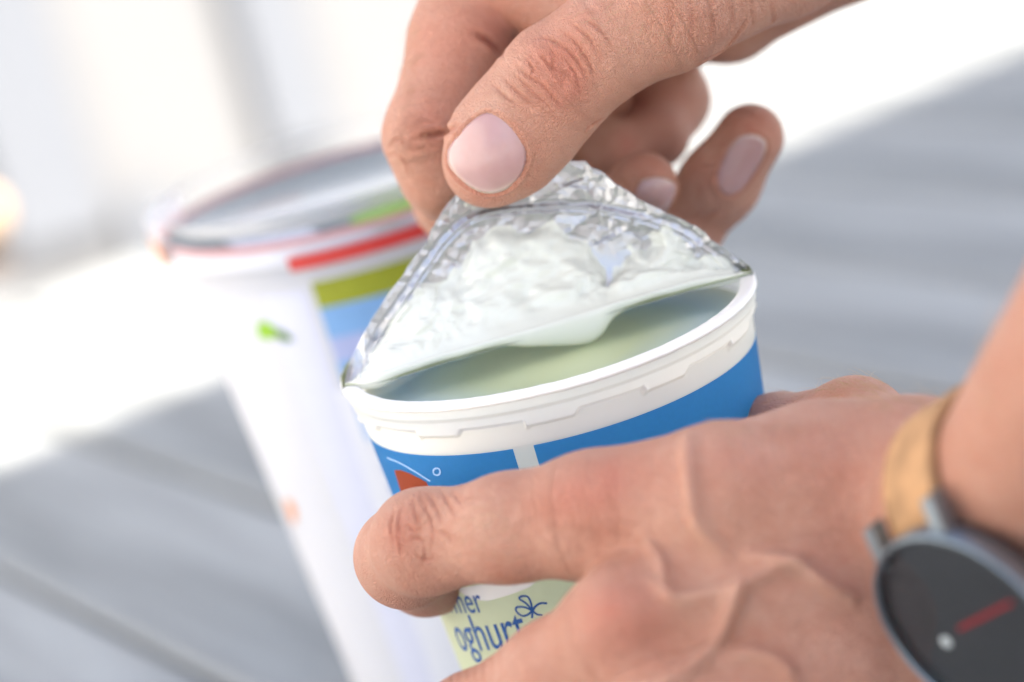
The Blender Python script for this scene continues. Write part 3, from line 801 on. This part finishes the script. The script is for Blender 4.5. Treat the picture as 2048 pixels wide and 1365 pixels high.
# ------------------------------------------------------------------ upper hand (pinches the tab)
def hand_upper():
    def chain(pts): return chain_of([(x, y, d + 41, r) for x, y, d, r in pts])
    thumb = chain([(972, 330, -52, 84), (1004, 292, -55, 110), (1058, 232, -56, 112), (1118, 160, -58, 112), (1210, 90, -62, 106), (1330, 15, -62, 128), (1550, -125, -45, 160), (1800, -320, -20, 200)])
    index = chain([(1010, -190, -10, 120), (925, 80, -22, 103), (868, 272, -30, 97), (895, 345, -28, 90), (960, 400, -24, 76), (1040, 388, -22, 68)])
    middle = chain([(1080, -150, 15, 110), (960, 180, 4, 85), (905, 405, 2, 72), (1010, 470, 0, 70), (1200, 460, -8, 66), (1287, 372, -14, 68)])
    ring = chain([(1130, -90, 32, 100), (1060, 250, 26, 80), (1100, 480, 22, 80), (1360, 465, 10, 74), (1440, 365, 4, 76), (1500, 275, -2, 68)])
    pinky = chain([(1170, -40, 50, 100), (1230, 120, 44, 90), (1335, 200, 34, 80), (1312, 272, 24, 60), (1210, 305, 16, 55), (1130, 225, 22, 62)]); gapfill = chain([(1120, 120, 26, 70), (1215, 225, 30, 52), (1250, 262, 30, 46)])
    palm_ch = [chain([(960, -90, -24, 110), (1150, 10, -28, 98), (1270, 0, -40, 110)]), chain([(1010, -190, -10, 120), (1500, -330, -10, 180), (1800, -400, -10, 200)]),
               chain([(1170, -40, 45, 90), (1330, 40, 30, 92), (1455, 26, 12, 94), (1680, -165, 0, 165), (1800, -340, -10, 200)]), chain([(1130, -120, 20, 120), (1400, -160, 10, 150), (1800, -360, -10, 190)])]
    def palm(p):
        o = None
        for c in palm_ch:
            d = c(p); o = d if o is None else smin(o, d, 6)
        return o
    def f(p):
        pa = palm(p)
        o = smin(thumb(p, 4), pa, 8)
        for ch, k in ((index, 3.5), (middle, 5), (ring, 5), (pinky, 5), (gapfill, 5)):
            o = smin(o, smin(ch(p, 4), pa, k), .7)
        return o
    lo = np.array([P(x, y, d) for x in (740, 2040) for y in (-640, 560) for d in (-62, 128)])
    V, F, Nn = nets(f, lo.min(0), lo.max(0), .5)
    F = flip_check(V, F, Nn)
    n_ = len(V); disp = np.zeros(n_); cre = np.zeros(n_); red = np.zeros(n_); pale = np.zeros(n_)
    for a in ((1105, 125, 62, .75), (1130, 170, 50, .6), (980, 400, 60, .5), (1190, 40, 80, .25), (880, 100, 80, .5), (870, 250, 60, .55), (930, 330, 60, .4), (1000, 30, 80, .5), (1510, 250, 60, .7), (1300, 330, 60, .5), (1420, 360, 60, .3), (1250, 290, 30, .8), (1300, 200, 90, .5)):
        patch(V, red, f, *a)
    for a in ((1180, 300, 60, .35), (1010, 200, 50, .4), (960, 225, 30, .3), (1250, 120, 80, .3), (790, 300, 40, .3), (1520, 40, 60, .25)):
        patch(V, pale, f, *a)
    G = lambda pts, w=.5, d=.3, c=.3: groove(V, disp, cre, f, pts, w, d, c)
    # thumb knuckle: swollen ovals framed by creases
    for x, y, r, h in ((1085, 105, 26, .5), (1105, 150, 24, .6), (1135, 190, 26, .55), (1060, 92, 18, .3)):
        c = hit(f, x, y)[0]; disp += h * np.exp(-(np.linalg.norm(V - c, axis=1) / mmr(r, -30)) ** 2)
    for pts in ([(1058, 82), (1095, 78), (1130, 98), (1160, 132), (1178, 172)], [(1028, 128), (1050, 150), (1085, 170), (1115, 205), (1140, 220)], [(1075, 100), (1090, 122), (1110, 140), (1140, 150)],
                [(1100, 92), (1108, 120), (1100, 150)], [(1030, 150), (1065, 185), (1100, 215)], [(1120, 60), (1150, 85), (1180, 130), (1190, 165)], [(1140, 45), (1175, 75), (1200, 115)],
                [(1165, 35), (1200, 62), (1225, 100)], [(1050, 118), (1065, 138), (1062, 160)], [(985, 165), (1005, 190), (1040, 215)], [(1000, 150), (1030, 180), (1070, 215)], [(1128, 115), (1150, 150), (1160, 190)]):
        G(pts, .38, .24, .28)
    G([(1208, 236), (1190, 246), (1170, 262)], .5, .45, .5)
    for k in range(6):
        G([(1330 + 42 * k, -20), (1345 + 40 * k, 40), (1335 + 42 * k, 110 - 14 * k)], .6, .18, .14)
    G([(1500, 30), (1470, 75), (1440, 105), (1400, 125)], .7, .5, .35)
    # index finger: side creases at the middle joint, skin lines
    G([(832, 275), (860, 270), (890, 264), (915, 252)], .7, .7, .5); G([(775, 300), (790, 280), (815, 285)], .4, .3, .3)
    G([(772, 318), (785, 308), (800, 312), (812, 330), (818, 352)], .4, .3, .3)
    G([(950, 66), (980, 85), (1006, 110)], .8, .8, .6)
    for k in range(7):
        G([(800 + 3 * k, 330 - 24 * k), (840 + 3 * k, 322 - 24 * k), (885 + 4 * k, 318 - 24 * k)], .4, .10, .08)
    # distal joints of the curled fingers
    G([(1445, 232), (1480, 222), (1520, 240)], .5, .4, .3); G([(1390, 450), (1420, 430), (1455, 415)], .8, .3, .2)
    hand = tag(empty('hand', (0, 0, CUP_H + 40)), 'upper hand pinching the foil tab between thumb and forefinger', 'hand', 'hands of one person')
    nm = nail_mat()
    th_o = [(897, 300), (912, 276), (940, 246), (972, 226), (1003, 234), (1032, 262), (1050, 298), (1051, 325), (1040, 352), (1020, 374), (990, 386), (954, 382), (920, 361), (898, 331)]
    nail_patch(f, th_o, .30, 'nail', nm, hand, V, disp, cre, (945, 392))
    nail_patch(f, [(1479, 274), (1500, 269), (1522, 275), (1532, 288), (1528, 310), (1506, 350), (1480, 382), (1458, 391), (1440, 380), (1434, 350), (1448, 314), (1463, 290)], .25, 'nail', nm, hand, V, disp, cre, (1508, 262))
    nail_patch(f, [(1284, 360), (1310, 355), (1338, 361), (1352, 372), (1346, 398), (1328, 425), (1290, 430), (1268, 405), (1272, 380)], .25, 'nail', nm, hand, V, disp, cre, (1312, 350))
    disp += .10 * (vnoise(V, 6, 21) - .5) + .06 * (vnoise(V, 2.2, 22) - .5)
    hairs(f, hand, [(830, 120, 14, 60, 45, -.5, .5, 4), (1250, 40, 70, 30, 40, -.7, .4, 3.5), (1150, 70, 40, 30, 14, -.7, .5, 3)], 5)
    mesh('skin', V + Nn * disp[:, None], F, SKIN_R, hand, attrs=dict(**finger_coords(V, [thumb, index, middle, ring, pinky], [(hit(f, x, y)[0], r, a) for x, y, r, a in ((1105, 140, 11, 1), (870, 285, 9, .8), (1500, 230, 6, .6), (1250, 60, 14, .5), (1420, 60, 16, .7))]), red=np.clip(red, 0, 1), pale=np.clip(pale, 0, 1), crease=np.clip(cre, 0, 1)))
    return f
def nail_mat():
    m, nt, b = new_mat('nail'); L = nt.links.new
    tc = N(nt, 'ShaderNodeTexCoord'); n1 = N(nt, 'ShaderNodeTexNoise', Scale=160.0, Detail=3.0); L(tc.outputs['Object'], n1.inputs['Vector'])
    x = N(nt, 'ShaderNodeMix', data_type='RGBA'); x.inputs[6].default_value = (.40, .22, .20, 1); x.inputs[7].default_value = (.49, .31, .30, 1)
    L(n1.outputs['Fac'], x.inputs[0])
    ta = N(nt, 'ShaderNodeAttribute', attribute_name='tip'); y = N(nt, 'ShaderNodeMix', data_type='RGBA'); y.inputs[7].default_value = (.66, .54, .46, 1)
    L(ta.outputs['Fac'], y.inputs[0]); L(x.outputs[2], y.inputs[6]); L(y.outputs[2], b.inputs['Base Color'])
    b.inputs['Roughness'].default_value = .32; b.inputs['Subsurface Weight'].default_value = .2; b.inputs['Subsurface Scale'].default_value = .002
    b.inputs['Coat Weight'].default_value = .35; b.inputs['Coat Roughness'].default_value = .28
    return m
HAIR = simple('fair_hair', (.55, .38, .22), .5)
def hairs(f, hand, spots, seed):
    r_ = np.random.default_rng(seed); Vs = []; Fs = []; o = 0
    for x0, y0, sx, sy, n, dx, dy, ln in spots:
        pxs = x0 + r_.normal(0, sx, n); pys = y0 + r_.normal(0, sy, n)
        B = hit(f, pxs, pys); g = grad(f, B, .4); g /= np.linalg.norm(g, axis=1)[:, None]
        ok = np.abs(f(B)) < .3
        for b, nn in zip(B[ok], g[ok]):
            d = right * dx - up * dy + r_.normal(0, .35) * right + r_.normal(0, .35) * up
            d = d - nn * (d @ nn); d /= np.linalg.norm(d) + 1e-9; L_ = ln * r_.uniform(.6, 1.3); lift = r_.uniform(.25, .7)
            P_ = [b + d * L_ * t + nn * (L_ * lift * (t - .55 * t * t)) - nn * .15 for t in (0, .33, .66, 1)]
            e1 = np.cross(d, nn)
            for k, p in enumerate(P_):
                w = .045 * (1 - .75 * k / 3)
                Vs += [p + e1 * w, p - e1 * w * .5 + nn * w * .87, p - e1 * w * .5 - nn * w * .87]
            for k in range(3):
                for j in range(3):
                    a_, b_ = o + k * 3 + j, o + k * 3 + (j + 1) % 3; Fs.append((a_, b_, b_ + 3, a_ + 3))
            o += 12
    tag(mesh('hair', np.array(Vs), np.array(Fs), HAIR, hand), kind='stuff')
f_up = hand_upper()

# ------------------------------------------------------------------ lower hand (holds the cup) with wrist and forearm
WC = P(1955, 1245, -130)                                     # wristwatch centre
mdir = .78 * right + .62 * up
Wn = -.84 * mdir - .54 * fwd; Wn /= np.linalg.norm(Wn)
Wt = .62 * right - .78 * up; Wt -= Wn * (Wt @ Wn); Wt /= np.linalg.norm(Wt)
Wa = np.cross(Wn, Wt)
if Wa @ fwd > 0: Wa = -Wa
WR = WC - Wn * 22.5
def raw(pts):
    def f(p, k=6.0):
        o = None
        for (a, ra), (b, rb) in zip(pts[:-1], pts[1:]):
            d = cone(p, a, b, ra, rb); o = d if o is None else smin(o, d, k)
        return o
    return f
FA = WR + 165 * (.95 * Wa - .28 * Wt + .06 * Wn)
def hand_lower():
    index = chain([(1190, 1032, -74, 118), (1020, 1056, -68, 102), (848, 1084, -52, 99), (812, 1114, -30, 94), (850, 1140, -4, 84), (930, 1150, 14, 76)])
    middle = chain([(1256, 1258, -92, 120), (1112, 1352, -80, 104), (948, 1466, -62, 110), (885, 1530, -35, 96), (915, 1560, 0, 80)])
    ring = chain([(1330, 1430, -98, 118), (1150, 1530, -80, 104), (1010, 1630, -58, 100), (960, 1680, -25, 84)])
    thumb = chain([(1850, 950, -80, 130), (1712, 862, -42, 100), (1560, 880, -10, 86), (1400, 900, 30, 80)])
    mets = [chain([(1190, 1032, -74, 122), (1450, 1000, -84, 148), (1790, 985, -82, 165)]), chain([(1256, 1258, -92, 122), (1790, 1130, -84, 165)]),
            chain([(1330, 1430, -98, 120), (1790, 1280, -86, 160)]), chain([(1420, 1560, -98, 120), (1820, 1420, -84, 150)]),
            chain([(1400, 985, -62, 120), (1640, 960, -72, 150), (1840, 960, -80, 150)])]
    hb = Wa * -26
    fore = [raw([(P(1840, 1000, -84), 15), (WR - Wt * 12 + hb * .3, 16.0), (WR - Wt * 12, 16.0), (FA - Wt * 16, 22)]), raw([(P(1880, 1250, -84), 14.5), (WR + Wt * 12 + hb * .3, 16), (WR + Wt * 12, 16.0), (FA + Wt * 14, 22)])]
    def palm(p):
        o = None
        for c in mets + fore:
            d = c(p); o = d if o is None else smin(o, d, 7)
        return o
    def f(p):
        pa = palm(p)
        o = smin(index(p, 5), pa, 6)
        for ch, k in ((middle, 6), (ring, 6)):
            o = smin(o, smin(ch(p, 5), pa, k), 1.2)
        return smin(o, thumb(p, 5), 6)
    lo = np.array([P(x, y, d) for x in (690, 2150) for y in (700, 1800) for d in (-190, 50)] + [FA + Wt * q + k for q in (-17, 15) for k in (25 * np.ones(3), -25 * np.ones(3))] + [FA + Wt * 15 + fwd * -25, FA - Wt * 17 + right * 25 + up * 25])
    V, F, Nn = nets(f, lo.min(0), lo.max(0), .62)
    F = flip_check(V, F, Nn)
    n_ = len(V); disp = np.zeros(n_); cre = np.zeros(n_); red = np.zeros(n_); pale = np.zeros(n_)
    for a in ((1190, 985, 75, .75), (1240, 960, 60, .4), (1120, 1000, 60, .4), (1230, 1230, 80, .75), (1290, 1260, 60, .4), (805, 1070, 45, .6), (900, 1340, 60, .3), (1480, 930, 70, .2), (1700, 950, 60, .2)):
        patch(V, red, f, *a)
    for a in ((1010, 1080, 60, .3), (1120, 1130, 70, .35), (1400, 1060, 90, .3), (1560, 1050, 90, .2), (1400, 1180, 80, .25), (950, 1040, 50, .2)):
        patch(V, pale, f, *a)
    G = lambda pts, w=.5, d=.3, c=.3: groove(V, disp, cre, f, pts, w, d, c)
    for pts in ([(806, 1012), (801, 1035), (800, 1065), (803, 1095), (806, 1125)], [(836, 985), (848, 1010), (862, 1040), (866, 1075), (860, 1105)], [(788, 1025), (783, 1055), (788, 1085)],
                [(826, 1000), (832, 1030), (842, 1050)], [(856, 985), (872, 1015), (884, 1050)], [(812, 1050), (830, 1060), (850, 1055)], [(815, 1085), (835, 1075), (852, 1085)],
                [(880, 978), (895, 1005), (912, 1035)], [(848, 1085), (850, 1110), (842, 1135)], [(905, 985), (925, 1010)], [(830, 1105), (848, 1120), (875, 1115)], [(870, 1060), (895, 1070), (905, 1085)]):
        G(pts, .36, .26, .34)
    for k in range(16):                                                     # stretch lines over the first knuckle
        x = 1045 + 13 * k; b = 14 * math.sin(k * 1.7)
        G([(x - 6, 985 + b), (x + 4, 1030 + b * .6), (x - 2, 1085 + b)], .42, .13, .10)
    for k in range(7):
        G([(900 + 16 * k, 1328 - 9 * k), (905 + 16 * k, 1350 - 8 * k), (900 + 17 * k, 1385)], .4, .15, .15)
    RV = lambda pts, w=1.7, h=.9, t=.35: ridge(V, disp, pale, f, pts, w, h, 24, t)
    RV([(1375, 880), (1380, 940), (1392, 1010), (1412, 1065), (1445, 1110)], 1.9, 1.0)
    RV([(1500, 1115), (1550, 1122), (1600, 1135), (1640, 1165), (1700, 1195)], 1.9, 1.2, .5)
    RV([(1590, 1132), (1530, 1150), (1475, 1180), (1455, 1230), (1430, 1290), (1370, 1345), (1300, 1380)], 2.0, 1.2)
    RV([(1300, 1165), (1340, 1200), (1400, 1195), (1470, 1175)], 1.7, .7)
    RV([(1290, 1070), (1320, 1130), (1330, 1190)], 1.6, .6)
    RV([(1450, 1320), (1500, 1310), (1560, 1330), (1590, 1365)], 1.9, .9)
    RV([(1150, 1030), (1300, 1040), (1500, 1060)], 4.5, .5, .12)
    RV([(1220, 1225), (1400, 1215), (1650, 1180)], 4.5, .6, .10)
    for x, y, r, h in ((1195, 990, 70, 1.2), (1235, 1235, 75, 1.5), (808, 1070, 45, .5)):
        c = hit(f, x, y)[0]; disp += h * np.exp(-(np.linalg.norm(V - c, axis=1) / mmr(r, -80)) ** 2)
    disp += .16 * (vnoise(V, 7, 31) - .5) + .07 * (vnoise(V, 2.4, 32) - .5)
    hand = tag(empty('hand', (0, 0, CUP_H - 50)), 'lower hand with raised veins gripping the blue cup, watch on its wrist', 'hand', 'hands of one person')
    hairs(f, hand, [(970, 1045, 40, 35, 40, -.8, .5, 4), (1720, 775, 70, 12, 110, -.6, -.5, 5), (1830, 800, 50, 20, 60, -.6, -.5, 5), (1480, 870, 90, 20, 50, -.7, -.3, 4), (1930, 720, 40, 60, 50, -.5, -.6, 6)], 6)
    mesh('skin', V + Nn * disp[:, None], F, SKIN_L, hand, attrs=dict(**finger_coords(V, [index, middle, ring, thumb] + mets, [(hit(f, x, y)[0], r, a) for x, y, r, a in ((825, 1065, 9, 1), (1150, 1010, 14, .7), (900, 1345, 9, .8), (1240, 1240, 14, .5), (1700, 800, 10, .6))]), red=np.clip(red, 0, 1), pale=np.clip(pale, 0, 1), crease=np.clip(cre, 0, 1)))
    return f
f_low = hand_lower()

# ------------------------------------------------------------------ wristwatch
STEEL = simple('brushed_blue_steel', (.19, .23, .26), .35, metal=.8, noise=.05, scale=400)
DARKST = simple('dark_case', (.05, .055, .065), .3, metal=.6, noise=.05)
DIAL = simple('black_dial', (.035, .038, .045), .5, noise=.25, scale=500)
CORK = simple('cork_strap', (.40, .22, .10), .8, noise=.6, scale=170, bump=.7)
REDH = simple('red_hand', (.40, .015, .025), .45)
MARK = simple('white_marker', (.75, .82, .85), .4)
def glass_mat():
    m, nt, b = new_mat('watch_crystal'); L = nt.links.new
    t = N(nt, 'ShaderNodeBsdfTransparent'); gl = N(nt, 'ShaderNodeBsdfGlossy', Roughness=.04); fr = N(nt, 'ShaderNodeFresnel', IOR=1.30); x = N(nt, 'ShaderNodeMixShader')
    L(fr.outputs[0], x.inputs[0]); L(t.outputs[0], x.inputs[1]); L(gl.outputs[0], x.inputs[2]); L(x.outputs[0], nt.nodes['Material Output'].inputs[0]); return m
watch = tag(empty('wristwatch', WC), 'wristwatch with black dial, red hand and cork strap on the lower wrist', 'watch')
def W3(r, z): return (r, z)
V, F = lathe([(.01, -4.5), (17.5, -4.5), (19.6, -3.2), (20.2, -1), (20.2, 1.8), (19.8, 2.6)], 96, WC, Wn, Wt); mesh('case', V, F, DARKST, watch)
V, F = lathe([(20.25, -1.2), (20.6, 1.0), (20.5, 2.6), (20.3, 3.2), (19.8, 3.3), (19.5, 2.9), (19.4, 1.4), (19.4, .6)], 96, WC, Wn, Wt); mesh('bezel', V, F, STEEL, watch)
V, F = lathe([(.01, .7), (10, .7), (19.45, .7)], 96, WC, Wn, Wt); dial = mesh('dial', V, F, DIAL, watch)
V, F = lathe([(19.4, 2.8), (12, 2.85), (.01, 2.9)], 96, WC, Wn, Wt); mesh('crystal', V, F, glass_mat(), watch)
def dialpt(px, py, z):
    d = ray(px, py); o = WC + Wn * z; t_ = ((o - CAM) @ Wn) / (d @ Wn); return CAM + d * t_
def bar(name, a, b, w, h, mat, par):
    a, b = np.array(a), np.array(b); t_ = (b - a) / np.linalg.norm(b - a); s_ = np.cross(Wn, t_) * w / 2; n_ = Wn * h
    V = [a + s_, a - s_, b - s_, b + s_, a + s_ + n_, a - s_ + n_, b - s_ + n_, b + s_ + n_]
    return mesh(name, V, [(3, 2, 1, 0), (4, 5, 6, 7), (0, 1, 5, 4), (1, 2, 6, 5), (2, 3, 7, 6), (3, 0, 4, 7)], mat, par, smooth=False)
bar('second_hand', dialpt(1918, 1258, 1.3), dialpt(2024, 1204, 1.3), .8, .2, REDH, watch)
c = dialpt(1893, 1284, .8)
V, F = lathe([(1.25, 0), (1.15, .3), (.01, .35)], 20, c, Wn, Wt); mesh('hour_marker', V, F, MARK, watch)
cen = WC + Wn * 1.5
for s_ in (-1, 1):
    for q in (-1, 1):
        a = WC + Wt * 16.5 * s_ + Wa * 9.2 * q - Wn * 1.2; b = WC + Wt * 24.0 * s_ + Wa * 9.6 * q - Wn * 4.0
        bar('lug', a, b, 3.2, 3.4, STEEL, watch)
# strap: follows the wrist all the way round
def strap():
    NA, NB = 120, 9
    V = []; 
    ang = np.linspace(math.radians(42), math.radians(318), NA)
    bs = np.linspace(-7.8, 7.8, NB)
    for a in ang:
        d = math.cos(a) * Wn + math.sin(a) * -Wt
        for b in bs:
            o = WR + Wa * b
            ts = np.linspace(6, 60, 140); vals = f_low(o + d * ts[:, None])
            k = np.where(vals > .3)[0]; t_ = ts[k[0]] if len(k) else 40
            V.append((o, d, t_))
    T = np.array([v[2] for v in V]).reshape(NA, NB)
    T = np.maximum(T, T.mean(1, keepdims=True) - 1.0)
    T = T.mean(1, keepdims=True) * .7 + T * .3
    for _ in range(3): T[1:-1] = (T[:-2] + T[1:-1] * 2 + T[2:]) / 4
    In = np.array([v[0] + v[1] * (t_ + .2) for v, t_ in zip(V, T.ravel())]); Ou = np.array([v[0] + v[1] * (t_ + 2.4) for v, t_ in zip(V, T.ravel())])
    In = In.reshape(NA, NB, 3); Ou = Ou.reshape(NA, NB, 3)
    Ou = Ou + (vnoise(Ou.reshape(-1, 3), 2.0, 9).reshape(NA, NB, 1) - .5) * .5
    ringv = np.concatenate([Ou, In[:, ::-1]], 1)          # closed cross-section
    Fq = []
    m_ = NB * 2
    for i in range(NA - 1):
        for k in range(m_):
            k2 = (k + 1) % m_
            Fq.append((i * m_ + k, i * m_ + k2, (i + 1) * m_ + k2, (i + 1) * m_ + k))
    Fq += [tuple(range(m_)), tuple((NA - 1) * m_ + k for k in reversed(range(m_)))]
    mesh('strap', ringv.reshape(-1, 3), Fq, CORK, watch)
strap()

# ------------------------------------------------------------------ yoghurt tub in the background
JD = 150.0
JT = P(704, 368, JD)                                  # centre of the lid top
JX, JY, JH = JT[0], JT[1], JT[2]
JR = mmr(428, JD)
print('tub', JT, JR)
tub = tag(empty('yoghurt_tub', (JX, JY, 0)), 'tall white yoghurt tub with clear lid, out of focus behind the cup', 'yoghurt tub')
TUBW = simple('tub_plastic', (.68, .68, .71), .35, noise=.02, sss=.2)
TW = simple('tub_label_white', (.80, .80, .84), .4, noise=.02)
TWL = simple('pale_lilac_print', (.70, .71, .82), .4, noise=.03)
GREEN = simple('olive_green_print', (.33, .36, .02), .4, noise=.1)
LBLUE = simple('label_blue_print', (.22, .42, .72), .4, noise=.1)
PBLUE = simple('pale_blue_print', (.50, .62, .82), .4, noise=.06)
PINK = simple('pink_seal_edge', (.70, .36, .34), .4, noise=.1)
LILAC = simple('small_lilac_lines', (.42, .47, .72), .5, noise=.05)
LEAF = simple('leaf_print', (.30, .55, .03), .4, noise=.15)
LEAFD = simple('dark_leaf_print', (.12, .22, .05), .4, noise=.15)
ORNG = simple('orange_print', (.80, .33, .14), .4)
REDB = simple('red_band', (.62, .05, .04), .35, noise=.05)
GREYF = simple('grey_picture_print', (.22, .26, .27), .4, noise=.12, scale=60)
BROWN = simple('brown_picture_print', (.24, .14, .11), .4, noise=.12, scale=60)
JB = JR - 7.5
def jr(z): return JB - (JH - 12 - z) * math.tan(math.radians(5.9))
V, F = lathe([(.01, 1), (jr(0) - 1.5, .5), (jr(0), 1.5)] + [(jr(z), z) for z in np.linspace(4, JH - 10, 20)] + [(JB + .8, JH - 9), (JB + .8, JH - 4), (JB + 2, JH - 3), (JB + 2, JH - 2)], 120, (JX, JY, 0))
mesh('body', V, F, TUBW, tub)
def jband(name, a0, a1, z0, z1, mat, lift, n=60, m=8, skew=0.0):
    V = []
    for k, a in enumerate(np.linspace(a0, a1, n)):
        for z in np.linspace(z0, z1, m):
            V.append((JX + math.cos(a) * (jr(z) + lift), JY + math.sin(a) * (jr(z) + lift), z + skew * k / n))
    return mesh(name, np.array(V), grid_faces(n, m), mat, tub)
def on_tub(px, py):
    d = ray(px, py); ts = np.linspace(D0 + JD - 120, D0 + JD + 60, 4000); q = CAM + d * ts[:, None]
    gap_ = np.hypot(q[:, 0] - JX, q[:, 1] - JY) - np.array([jr(z) for z in q[:, 2]]) - .5
    k = np.argmax(gap_ < 0) if (gap_ < 0).any() else np.argmin(gap_)
    return math.atan2(q[k, 1] - JY, q[k, 0] - JX), q[k, 2]
aG, zG = on_tub(628, 590); _, zG2 = on_tub(632, 620); _, zT = on_tub(628, 566)
jband('green_print', aG, aG + 2.4, zG2, zT, GREEN, .15)
jband('blue_print', aG, aG + 2.4, zG2 - 24, zG2, LBLUE, .15)
jband('lilac_print', aG, aG + 2.4, zG2 - 16, zG2 - 9, LILAC, .2)
jband('lilac_edge', aG - .30, aG - .05, 12, zG2 + 6, TWL, .12)
jband('label_panel', aG - .06, aG + 2.4, 12, zG2 - 24, TW, .15)
jband('pale_blue_print', aG + .02, aG + 2.4, zG2 - 40, zG2 - 24.2, PBLUE, .22)
jband('lilac_print', aG + .02, aG + 2.4, zG2 - 31, zG2 - 28, LILAC, .26)
a1_, z1_ = on_tub(820, 980); a0_, _ = on_tub(775, 960)
for k in range(9):
    jband('print_line', a0_, a1_ + .5, z1_ + 12 - k * 6.0, z1_ + 15.4 - k * 6.0, LILAC, .25)
def jspot(name, pts, mat, lift=.3):
    return poly_patch(name, [on_tub(*p) for p in pts], mat, lift, lambda a, z, l: (JX + math.cos(a) * (jr(z) + l), JY + math.sin(a) * (jr(z) + l), z), parent=tub)
jspot('leaf_print', [(512, 648), (530, 643), (548, 655), (556, 672), (540, 680), (516, 678)], LEAF)
jspot('leaf_print', [(548, 655), (575, 668), (588, 682), (570, 686), (552, 676)], LEAFD)
jspot('orange_print', [(567, 1000), (582, 1002), (592, 1030), (588, 1050), (580, 1042)], ORNG)
# lid: coloured seal, clear cap over it
CLEAR, nt_, b_ = new_mat('clear_plastic')
b_.inputs['Base Color'].default_value = (.9, .93, .93, 1); b_.inputs['Roughness'].default_value = .06; b_.inputs['Specular IOR Level'].default_value = .8
tr_ = N(nt_, 'ShaderNodeBsdfTransparent'); mx_ = N(nt_, 'ShaderNodeMixShader'); fr_ = N(nt_, 'ShaderNodeFresnel', IOR=1.24)
ma_ = N(nt_, 'ShaderNodeMath', operation='ADD'); ma_.inputs[1].default_value = .02; nt_.links.new(fr_.outputs[0], ma_.inputs[0])
nt_.links.new(ma_.outputs[0], mx_.inputs[0]); nt_.links.new(tr_.outputs[0], mx_.inputs[1]); nt_.links.new(b_.outputs[0], mx_.inputs[2]); nt_.links.new(mx_.outputs[0], nt_.nodes['Material Output'].inputs[0])
V, F = lathe([(JB + 3.2, JH - 6.5), (JB + 3.6, JH - 3), (JB + 3.4, JH - 2.2), (JB + 2.0, JH - 1.8)], 120, (JX, JY, 0)); 
aR, _ = on_tub(600, 560)
mesh('lid_skirt', V, F, TW, tub)
V, F = lathe([(JB + 5.0, JH - 8), (JB + 5.3, JH - 4)], 60, (JX, JY, 0), a0=aR, a1=aR + 2.6); mesh('red_band', V, F, REDB, tub)
V, F = lathe([(JB + 2.6, JH - 1.9), (JB + 3.3, JH - .8), (JB + 3.3, JH - .2), (JB + 2.4, JH + .1)], 120, (JX, JY, 0)); mesh('pink_band', V, F, PINK, tub)
aO, _ = on_tub(380, 560)
V, F = lathe([(JB + 5.1, JH - 5), (JB + 6.5, JH + 2.2)], 12, (JX, JY, 0), a0=math.radians(183), a1=math.radians(203)); mesh('orange_print', V, F, ORNG, tub)
V, F = lathe([(JB + 2.4, JH - 2.0), (JB - 1, JH - 2.6), (.01, JH - 2.8)], 120, (JX, JY, 0)); mesh('seal', V, F, GREYF, tub)
def disc_spot(name, pts, mat, z=.25):
    q = smooth_curve(list(pts) + [pts[0]], 40)[:-1]
    V = [onz(x, y, JH - 2.5 + z) for x, y in q]; return mesh(name, np.array(V), [tuple(range(len(V)))], mat, tub)
disc_spot('picture_print', [(440, 455), (510, 415), (590, 390), (605, 405), (560, 440), (490, 455)], BROWN)
disc_spot('picture_print', [(700, 440), (760, 400), (850, 380), (850, 420), (780, 450), (720, 462)], LEAF)
disc_spot('picture_print', [(690, 400), (740, 372), (800, 350), (800, 375), (740, 400)], LEAFD)
disc_spot('picture_print', [(430, 470), (520, 462), (590, 452), (640, 470), (560, 490), (480, 498)], TW, .4)
prof = [(JB + 4.6, JH - 8), (JB + 5.0, JH), (JB + 6.4, JH + 4.2), (JB + 6.6, JH + 6.0), (JB + 5.6, JH + 7.2), (JB + 2.2, JH + 7.0), (JB + .5, JH + 4.6), (JB - 1, JH + 1.6), (.01, JH + 1.4)]
V, F = lathe(prof, 120, (JX, JY, 0)); o = mesh('clear_lid', V, F, CLEAR, tub)

# ------------------------------------------------------------------ print-outs to check positions
for nm_, p in (('camera', CAM), ('rim centre', (0, 0, CUP_H))):
    print(nm_, np.round(p, 1), np.round(PX(p), 1))
